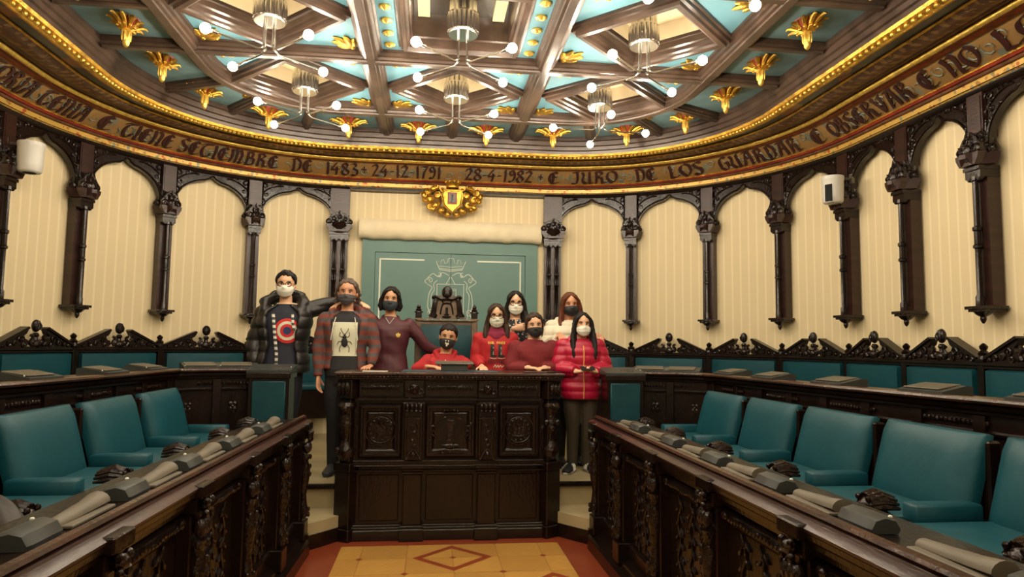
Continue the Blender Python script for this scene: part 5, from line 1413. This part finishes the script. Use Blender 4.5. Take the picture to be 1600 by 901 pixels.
b = B(); b.loft([(-.085, -.12, 1.46), (-.065, -.155, 1.35), (-.045, -.165, 1.2), (-.03, -.165, 1.08), (-.03, -.165, .96)], [(.014, .004)]*5, 8, side=(1, 0, 0)); b.loft([(.09, -.12, 1.46), (.10, -.15, 1.38), (.115, -.155, 1.3)], [(.012, .004)]*3, 8, side=(1, 0, 0)); b.out('checked_placket', 'gingham', p.root)
def shoes(p, m, spread, H, s=1, sole=True, feetxy=None, stripes_=False):
    for q in (-1, 1):
        c = feetxy[(q+1)//2] if feetxy else (q*spread*H*p.w, .02, q*6)
        b = B(); foot(b, c[0], c[1], s*1.06, a=c[2], inf=.008); b.loft([(c[0], c[1]+.02, .05), (c[0], c[1]+.02, .10)], [.05, .045], 10); sh = remesh(b, 'shoe', m, p.root, .007, 1)
        if sole:
            b = B(); d = Vector((sin(R(c[2])), -cos(R(c[2])), 0)); C_ = Vector((c[0], c[1], .011)); b.loft([C_-d*.065, C_-d*.04, C_+d*.06, C_+d*.13, C_+d*.205*s], [(.02, .010), (.044, .011), (.046, .011), (.049, .011), (.022, .010)], 10, side=d.cross(Vector((0, 0, 1)))); b.out('sole', 'sole_white' if stripes_ else m, sh)
        if stripes_:
            b = B()
            for k in range(3):
                C2 = Vector((c[0], c[1], 0))+d*(.03+.028*k); s_ = d.cross(Vector((0, 0, 1)))
                for e in (-1, 1): b.loft([C2+s_*e*.052+Vector((0, 0, .025)), C2+s_*e*.046-d*.01+Vector((0, 0, .06)), C2+s_*e*.025-d*.018+Vector((0, 0, .082))], .0055, 6)
            b.out('white_stripe', 'sole_white', sh)
shoes(p, 'shoe_black', .045, H)

# 2 -- man in striped hoodie
x, y, H = -.985, 6.52, 1.77
p = Person('bearded-looking man in a rust and grey striped hoodie, black shirt with a beetle print', x, y, H, (.0, -.02, 1.665), 1.10, tilt=2, skin='skin_ruddy')
p.root['label'] = 'man with greying hair in a rust and grey striped hoodie and a beetle print shirt'
aL = [(-.20, .0, 1.41), (-.245, -.03, 1.13), (-.23, -.09, .885)]; aR = [(.20, .0, 1.41), (.265, -.03, 1.16), (.24, -.13, .985)]
p.body([aL, aR], [dict(W=aL[2], D=(.05, -.12, -1), N=(1, -.35, -.1), side=-1, curl=20), dict(W=aR[2], D=(-.25, -1, -.05), N=(0, 0, -1), side=-1, curl=14)], dict(spread=.05))
p.eyes('hair_greying'); p.mask('mask_grey', top=-.14, pleats=True); p.hair('hair_greying', 'wild')
b = B(); torso(b, H, 1.04, 1.05, .014, z0=.50, z1=.844, bell=.02); tee = remesh(b, 't_shirt', 'tee_black', p.root, .009, 2)
b = B(); torso(b, H, 1.02, 1.02, .008, z0=.46, z1=.54); legs(b, H, 1, .018, z1=.03); remesh(b, 'trousers', 'trouser_black', p.root, .010, 2)
b = B(); torso(b, H, 1.10, 1.14, .022, z0=.54, z1=.844, cut=lambda z: 34 if z < .78 else 40, th=.024, bell=.04)
arm(b, aL, .022, to=.98); arm(b, aR, .022, to=.95)
b.loft([(-.12, -.09, 1.40), (-.14, .0, 1.49), (-.08, .10, 1.53), (0, .12, 1.54), (.08, .10, 1.53), (.14, .0, 1.49), (.12, -.09, 1.40)], [.022, .034, .04, .045, .04, .034, .022], 10)
hd = remesh(b, 'striped_hoodie', 'hoodie_stripe', p.root, .009, 2, lambda co: .003*sin(co.z*50+co.x*20))
o = decal(tee, 'print_panel', 'print_cream', p.root, lambda b: flatgrid(b, (-.112, .112, 1.075, 1.385)), .005)
decal(tee, 'print_border', 'print_black', o, lines([[(-.10, 1.35), (.10, 1.35)], [(-.10, 1.35), (-.10, 1.09)], [(.10, 1.35), (.10, 1.09)], [(-.1, 1.09), (.1, 1.09)]], .0012), .008)
def beetle(b):
    b.ell((0, -1, 1.20), (.030, .006, .045), 12, 8); b.ell((0, -1, 1.25), (.020, .006, .014), 10, 6); b.ell((0, -1, 1.268), (.010, .005, .010), 8, 5)
    for q in (-1, 1):
        for pts in ([(.02, 1.245), (.045, 1.26), (.04, 1.295)], [(.028, 1.21), (.055, 1.205), (.065, 1.18)], [(.025, 1.18), (.045, 1.15), (.04, 1.11)], [(.006, 1.275), (.03, 1.31), (.034, 1.33)]): b.loft([(q*x_, -1, z_) for x_, z_ in pts], .003, 5)
decal(tee, 'beetle_print', 'print_black', o, beetle, .008)
for q in (-1, 1):
    b = B(); b.loft(bez([(q*.085, -.135, 1.43), (q*.105, -.165, 1.34), (q*.12, -.17, 1.22)], 4), .004, 6); b.out('drawstring', 'cord_white', p.root)
shoes(p, 'shoe_grey', .05, H, 1.05, feetxy=[(-.095, -.0, -6), (.09, .03, 8)])

# 3 -- woman in maroon track jacket
x, y, H = -.60, 6.80, 1.73
p = Person('woman in a maroon track jacket with short dark hair and a dark mask', x, y, H, (.0, -.02, 1.625), 1.05, tilt=3, skin='skin')
aL = [(-.17, .0, 1.41), (-.26, .02, 1.50), (-.42, -.12, 1.565)]; aR = [(.18, .0, 1.38), (.36, .03, 1.17), (.60, .13, 1.05)]
p.body([aL, aR], [dict(W=(-.45, -.16, 1.575), D=(-.8, -.95, -.42), N=(0, -.2, -1), side=-1, curl=20), dict(W=aR[2], D=(1, .1, -.3), N=(0, 0, -1), side=1)])
p.eyes(squint=.8); p.mask('mask_slate', top=-.12); p.hair('hair_black', 'bob')
b = B(); torso(b, H, 1.0, 1.0, .02, z0=.54, z1=.844); arm(b, aL, .014, to=.55); arm(b, aR, .018, to=.98)
b.loft([(-.06, -.07, 1.40), (-.075, .0, 1.455), (0, .06, 1.48), (.075, 0, 1.455), (.06, -.07, 1.40)], [.014, .02, .022, .02, .014], 8)
jk = remesh(b, 'track_jacket', 'maroon', p.root, .009, 2, lambda co: .002*sin(co.z*45+co.x*25))
b = B(); b.loft([(-.04, -.105, 1.445), (0, -.135, 1.385), (.04, -.105, 1.445)], .003, 6); b.out('collar_zip', 'cord_white', p.root)
decal(jk, 'chest_emblem', 'print_yellow', p.root, lambda b: [b.ell((.085+dx_, -1, 1.275+dz_), (rx_, .003, rz_), 8, 5) for dx_, dz_, rx_, rz_ in ((-.014, .004, .007, .013), (0, .010, .006, .016), (.014, .004, .007, .013), (0, -.008, .018, .003), (0, -.016, .016, .003))], .003)
b = B(); torso(b, H, 1.0, 1.02, .010, z0=.46, z1=.56); legs(b, H, 1, .014, z1=.03); remesh(b, 'jeans', 'denim', p.root, .011, 2)
shoes(p, 'shoe_black', .05, H)

# 5 -- girl in red sweatshirt
x, y, H = .435, 6.68, 1.58
p = Person('girl in a bright red printed sweatshirt with wine scarf, glasses and long dark hair', x, y, H, (.0, -.02, 1.475), 1.02, skin='skin_light', w=.94)
aL = [(-.155, .0, 1.25), (-.195, -.02, 1.06), (-.15, -.21, .99)]; aR = [(.155, .0, 1.25), (.185, -.0, 1.03), (.13, -.10, .86)]
p.body([aL, aR], [dict(W=aL[2], D=(.1, -1, -.15), N=(0, 0, -1), side=-1), dict(W=aR[2], D=(0, -.3, -1), N=(-1, 0, 0), side=1)])
p.eyes(); p.mask('mask_pattern', pleats=True); p.glasses(); p.hair('hair_brown', .26)
b = B(); torso(b, H, 1.02, 1.05, .026, z0=.50, z1=.844, bell=.04); arm(b, aL, .022, to=.97); arm(b, aR, .022, to=.97); sw = remesh(b, 'sweatshirt', 'red_fabric', p.root, .009, 2, lambda co: .003*sin(co.z*40+co.x*30))
b = B(); b.loft([(.088*cos(a), .082*sin(a)-.012, 1.305+.014*sin(a)) for a in [2*pi*i/16 for i in range(17)]], [.032]*17, 8); b.loft([(.075*cos(a), .07*sin(a)-.008, 1.345+.01*sin(a)) for a in [2*pi*i/16 for i in range(17)]], [.024]*17, 8); b.ell((0, -.095, 1.27), (.06, .035, .045), 10, 7); remesh(b, 'scarf', 'scarf_wine', p.root, .008, 1)
decal(sw, 'print_lettering', 'print_yellow', p.root, textlines('GIRL POWER', .0, 1.215, .022, .17, .0028), .002)
def boot(cx, q):
    def f(b):
        b.grid([[(cx-.018+.036*i/4, -1, 1.04+.095*j/6+.065) for i in range(5)] for j in range(7)]); b.grid([[(cx-.018+.062*i/5, -1, 1.075+.032*j/3*(1-.35*i/5)) for i in range(6)] for j in range(4)])
    return f
for cx in (-.045, .03): decal(sw, 'boot_print', 'print_black', p.root, boot(cx, 1), .003)
decal(sw, 'sole_print', 'print_cream', p.root, lines([[(-.065, 1.07), (-.02, 1.063), (.0, 1.069)], [(.01, 1.07), (.05, 1.063), (.08, 1.071)], [(-.035, 1.10), (-.035, 1.175)], [(.04, 1.10), (.04, 1.175)]], .0028), .004)
decal(sw, 'print_word', 'print_black', p.root, textlines('FESTIVAL', .0, 1.035, .034, .15, .004), .002)
decal(sw, 'script_print', 'print_cream', p.root, lines([[(p_.x, p_.y) for p_ in bez([(-.03, .98, 0), (-.01, 1.005, 0), (-.005, .98, 0), (.015, 1.0, 0), (.02, .98, 0), (.04, 1.0, 0), (.05, .983, 0), (.075, 1.0, 0)], 4)]], .003), .002)
b = B(); torso(b, H, 1.0, 1.0, .010, z0=.46, z1=.54); legs(b, H, 1, .014, z1=.03); remesh(b, 'trousers', 'trouser_black', p.root, .012, 2); shoes(p, 'shoe_black', .05, H)

# 6 -- young woman behind with thumb up
x, y, H = .665, 7.02, 1.73
p = Person('young woman with glasses in the back giving a thumbs up, floral black top', x, y, H, (.0, -.02, 1.625), 1.07, yaw=-2, skin='skin_light')
aL = [(-.16, .0, 1.37), (-.21, -.03, 1.12), (-.045, -.20, 1.34)]; aR = [(.16, .0, 1.37), (.21, .03, 1.08), (.20, -.04, .84)]
p.body([aL, aR], [dict(W=(-.03, -.22, 1.365), D=(.9, -.1, .15), N=(0, .9, 0), side=1, curl=34, fist=True, thumb_up=True), dict(W=aR[2], D=(0, -.1, -1), N=(-1, 0, 0), side=1)])
p.eyes(squint=.75); p.mask('mask_white', pleats=True); p.glasses(); p.hair('hair_black', .34)
b = B(); torso(b, H, 1.0, 1.0, .018, z0=.50, z1=.844, bell=.03); arm(b, aL, .016, to=.93); arm(b, aR, .018, to=.97); remesh(b, 'floral_top', 'floral', p.root, .009, 2)
b = B(); torso(b, H, 1.0, 1.0, .010, z0=.46, z1=.54); legs(b, H, 1, .014, z1=.03); remesh(b, 'trousers', 'trouser_black', p.root, .012, 2); shoes(p, 'shoe_black', .05, H)

# 7 -- girl in wine sweater, hands on the desk
x, y, H = .795, 6.56, 1.485
p = Person('girl in a dark wine red sweater with black mask, hands resting on the desk', x, y, H, (.0, -.03, 1.385), 1.03, yaw=0, tilt=-2, skin='skin_light', w=1.20, d=1.25)
aL = [(-.175, -.01, 1.17), (-.225, -.06, .98), (-.06, -.20, .985)]; aR = [(.175, -.01, 1.17), (.225, -.06, .98), (.06, -.20, .985)]
p.body([aL, aR], [dict(W=(-.085, -.215, .985), D=(1, -.45, -.05), N=(0, .1, -1), side=1, curl=30, s=.95), dict(W=(.10, -.20, .985), D=(-1, -.5, -.05), N=(0, .1, -1), side=-1, curl=30, s=.95)])
p.eyes('hair_brown', squint=.7); p.mask('mask_black', top=-.12); p.hair('hair_brown', 'tied')
b = B(); torso(b, H, 1.18, 1.25, .026, z0=.50, z1=.844, bell=.05); arm(b, aL, .028, to=.84); arm(b, aR, .028, to=.84); remesh(b, 'sweater', 'wine_knit', p.root, .009, 2, lambda co: .003*sin(co.z*38+co.x*25))
b = B(); torso(b, H, 1.2, 1.2, .010, z0=.46, z1=.54); legs(b, H, 1.15, .014, z1=.03); remesh(b, 'trousers', 'trouser_black', p.root, .012, 2); shoes(p, 'shoe_black', .05, H)

# 8 -- woman in white puffer
x, y, H = 1.225, 6.93, 1.72
p = Person('woman with auburn hair in white puffer jacket, hands on the shoulders in front', x, y, H, (.0, -.02, 1.615), 1.08, tilt=-2, skin='skin_ruddy')
aL = [(-.18, .0, 1.37), (-.27, -.06, 1.15), (-.165, -.30, 1.285)]; aR = [(.18, .0, 1.37), (.30, -.06, 1.15), (.215, -.30, 1.285)]
p.body([aL, aR], [dict(W=(-.165, -.34, 1.305), D=(.05, -1, -.30), N=(0, .3, -1), side=-1, curl=24), dict(W=(.215, -.34, 1.305), D=(-.05, -1, -.30), N=(0, .3, -1), side=1, curl=24)])
p.eyes('hair_auburn', squint=.8); p.mask('mask_black', top=-.08, cone=.010); p.hair('hair_auburn', .24)
b = B(); torso(b, H, 1.10, 1.15, .035, z0=.50, z1=.844); arm(b, aL, .036, to=.88); arm(b, aR, .036, to=.88)
b.loft([(-.09, -.10, 1.40), (-.12, .0, 1.46), (0, .09, 1.50), (.12, 0, 1.46), (.09, -.10, 1.40)], [.025, .038, .045, .038, .025], 8); remesh(b, 'puffer_jacket', 'coat_white', p.root, .009, 2, quilt(.10, .014))
b = B(); b.loft([(.035, -.15, 1.42), (-.02, -.19, 1.30), (-.10, -.19, 1.12)], [(.012, .004)]*3, 6, side=(1, 0, 0)); b.out('bag_strap', 'black', p.root)
b = B(); torso(b, H, 1.0, 1.0, .010, z0=.46, z1=.54); legs(b, H, 1, .014, z1=.03); remesh(b, 'trousers', 'trouser_black', p.root, .012, 2); shoes(p, 'shoe_black', .05, H)

# 9 -- girl in pink puffer with phone
x, y, H = 1.245, 6.50, 1.50
p = Person('girl in bright pink quilted jacket holding a phone beside the desk', x, y, H, (.01, -.035, 1.395), 1.02, pitch=-6, skin='skin_light', w=1.04)
aL = [(-.165, .0, 1.185), (-.225, -.03, .99), (-.07, -.205, .955)]; aR = [(.165, .0, 1.185), (.235, -.03, .99), (.09, -.205, .955)]
p.body([aL, aR], [dict(W=(-.075, -.205, .955), D=(1, -.55, .15), N=(0, -.2, 1), side=-1, curl=30, s=.92), dict(W=(.095, -.205, .955), D=(-1, -.55, .15), N=(0, -.2, 1), side=1, curl=30, s=.92)], dict(spread=.048))
p.eyes(squint=.55); p.mask('mask_white', top=-.15, pleats=True, cone=.004); p.hair('hair_black', .33)
b = B(); torso(b, H, 1.08, 1.15, .034, z0=.45, z1=.844, bell=.06); arm(b, aL, .036, to=.86); arm(b, aR, .036, to=.86)
b.loft([(-.06, -.09, 1.20), (-.10, .0, 1.26), (0, .08, 1.30), (.10, 0, 1.26), (.06, -.09, 1.20)], [.022, .034, .04, .034, .022], 8); jk = remesh(b, 'puffer_jacket', 'coat_pink', p.root, .009, 2, quilt(.085, .012))
decal(jk, 'zip', 'print_yellow', p.root, lines([[(.0, 1.20-.5*i/12) for i in range(13)]], .004), .003)
b = B(); torso(b, H, 1.0, 1.0, .008, z0=.46, z1=.52); legs(b, H, 1, .012, z1=.035, spread=.048); remesh(b, 'trousers', 'trouser_olive', p.root, .009, 2)
shoes(p, 'shoe_black', .048, H, .95, feetxy=[(-.085, .0, -28), (.085, .03, 10)], stripes_=True)
t = B(); t.box(-.068, .068, -.036, .036, 0, .009, bev=.003); o = t.out('mobile_phone', 'black', None, ang=20); o.location = (x+.01, y-.275, 1.385); o.rotation_euler = (R(25), 0, 0); tag(o, 'black mobile phone held in both hands by the girl in the pink jacket', 'phone')

# 4 -- seated boy
x, y = -.06, 6.60
H = 1.50
p = Person('boy in a red hoodie with black mask seated in the high-backed chair at the desk', x, y, H, (.025, -.02, 1.265), 1.04, yaw=-3, tilt=7, pitch=4, skin='skin')
Z = -.16
aL = [(-.155, .0, 1.19+Z+.0), (-.27, -.06, 1.16+Z-.06), (-.16, -.20, .985)]; aR = [(.145, .0, 1.18+Z), (.20, -.06, 1.0), (.06, -.16, .985)]
p.body([aL, aR], [dict(W=(-.155, -.205, .988), D=(1, -.6, -.05), N=(0, .1, -1), side=1, curl=24, s=.92), dict(W=(.065, -.165, .99), D=(-.6, -1, -.05), N=(0, .1, -1), side=-1, curl=24, s=.92)], seated=.50, neck=(0, .0, .80*H+Z), torsokw=dict(zoff=Z))
p.eyes(squint=.8); p.mask('mask_black', top=-.08, logo=('print_cream', [(-4, -.42, .012), (4, -.46, .013), (-8, -.25, .006), (7, -.25, .006), (0, -.62, .008)])); p.hair('hair_black', 'buzz')
b = B(); torso(b, H, .98, 1.0, .022, z0=.50, z1=.844, zoff=Z, bell=.04); arm(b, aL, .022, to=.92); arm(b, aR, .022, to=.92)
b.loft([(-.065, -.085, 1.06), (-.095, .01, 1.11), (0, .08, 1.14), (.095, .01, 1.11), (.065, -.085, 1.06)], [.016, .032, .038, .032, .016], 8); hd = remesh(b, 'hoodie', 'red_fabric', p.root, .008, 2, lambda co: .003*sin(co.z*42+co.x*30))
decal(hd, 'chest_print', 'print_black', p.root, lambda b: [b.ell((-.105+.022*i, -1, .985+.012*((i*7) % 3-1)), (.011, .003, .013), 6, 4) for i in range(5)], .002)
decal(hd, 'number_print', 'print_cream', p.root, lines([[(-.11, .955), (-.09, .955), (-.09, .935), (-.11, .935), (-.11, .955)], [(-.075, .955), (-.055, .955), (-.055, .935), (-.075, .935)]], .003), .002)
decal(hd, 'script_print', 'print_cream', p.root, lines([[(p_.x, p_.y) for p_ in bez([(.03, .975, 0), (.05, .955, 0), (.04, .98, 0), (.075, .96, 0), (.07, .975, 0), (.10, .95, 0), (.11, .965, 0), (.135, .945, 0)], 4)], [(.03, .95), (.08, .94), (.13, .935)], [(.03, .99), (.07, .985)]], .005), .002)
b = B(); b.loft([(0, -.12, 1.05), (0, -.135, 1.02)], .004, 6); b.out('zip_pull', 'cord_white', p.root)
b = B(); torso(b, H, 1.0, 1.0, .010, z0=.46, z1=.56, zoff=Z-.02); legs(b, H, 1, .014, seated=.50); remesh(b, 'jeans', 'denim', p.root, .012, 2)
shoes(p, 'shoe_black', .05, H, feetxy=[(-.12, -.42, 0), (.12, -.42, 0)])

# a quilted coat thrown over the armchair at the left edge of the photo
ct = thing('draped_coat', 'grey quilted coat thrown over the seat nearest the left edge of the photo', 'coat', (-1.74, 2.72, .86))
ct.scale = (.8, .8, .7)
b = B(); b.loft(bez([(.42-.3, -.15, .02), (-.02, .0, .12), (-.2, .12, .14), (-.42, .25, .08)], 5), .10, 10); b.loft(bez([(.06, -.35, .0), (-.12, -.25, .11), (-.3, -.1, .13), (-.45, .05, .05)], 5), .11, 10); b.ell((-.15, -.1, .05), (.25, .28, .09), 12, 8)
remesh(b, 'quilted_shell', 'quilted_grey' if 'quilted_grey' in MATS else mat('quilted_grey', (.022, .016, .013), .6, var=.3).name, ct, .012, 2, lambda co: .012*(abs(sin((co.x*.6+co.y)*28))**.5-.5))
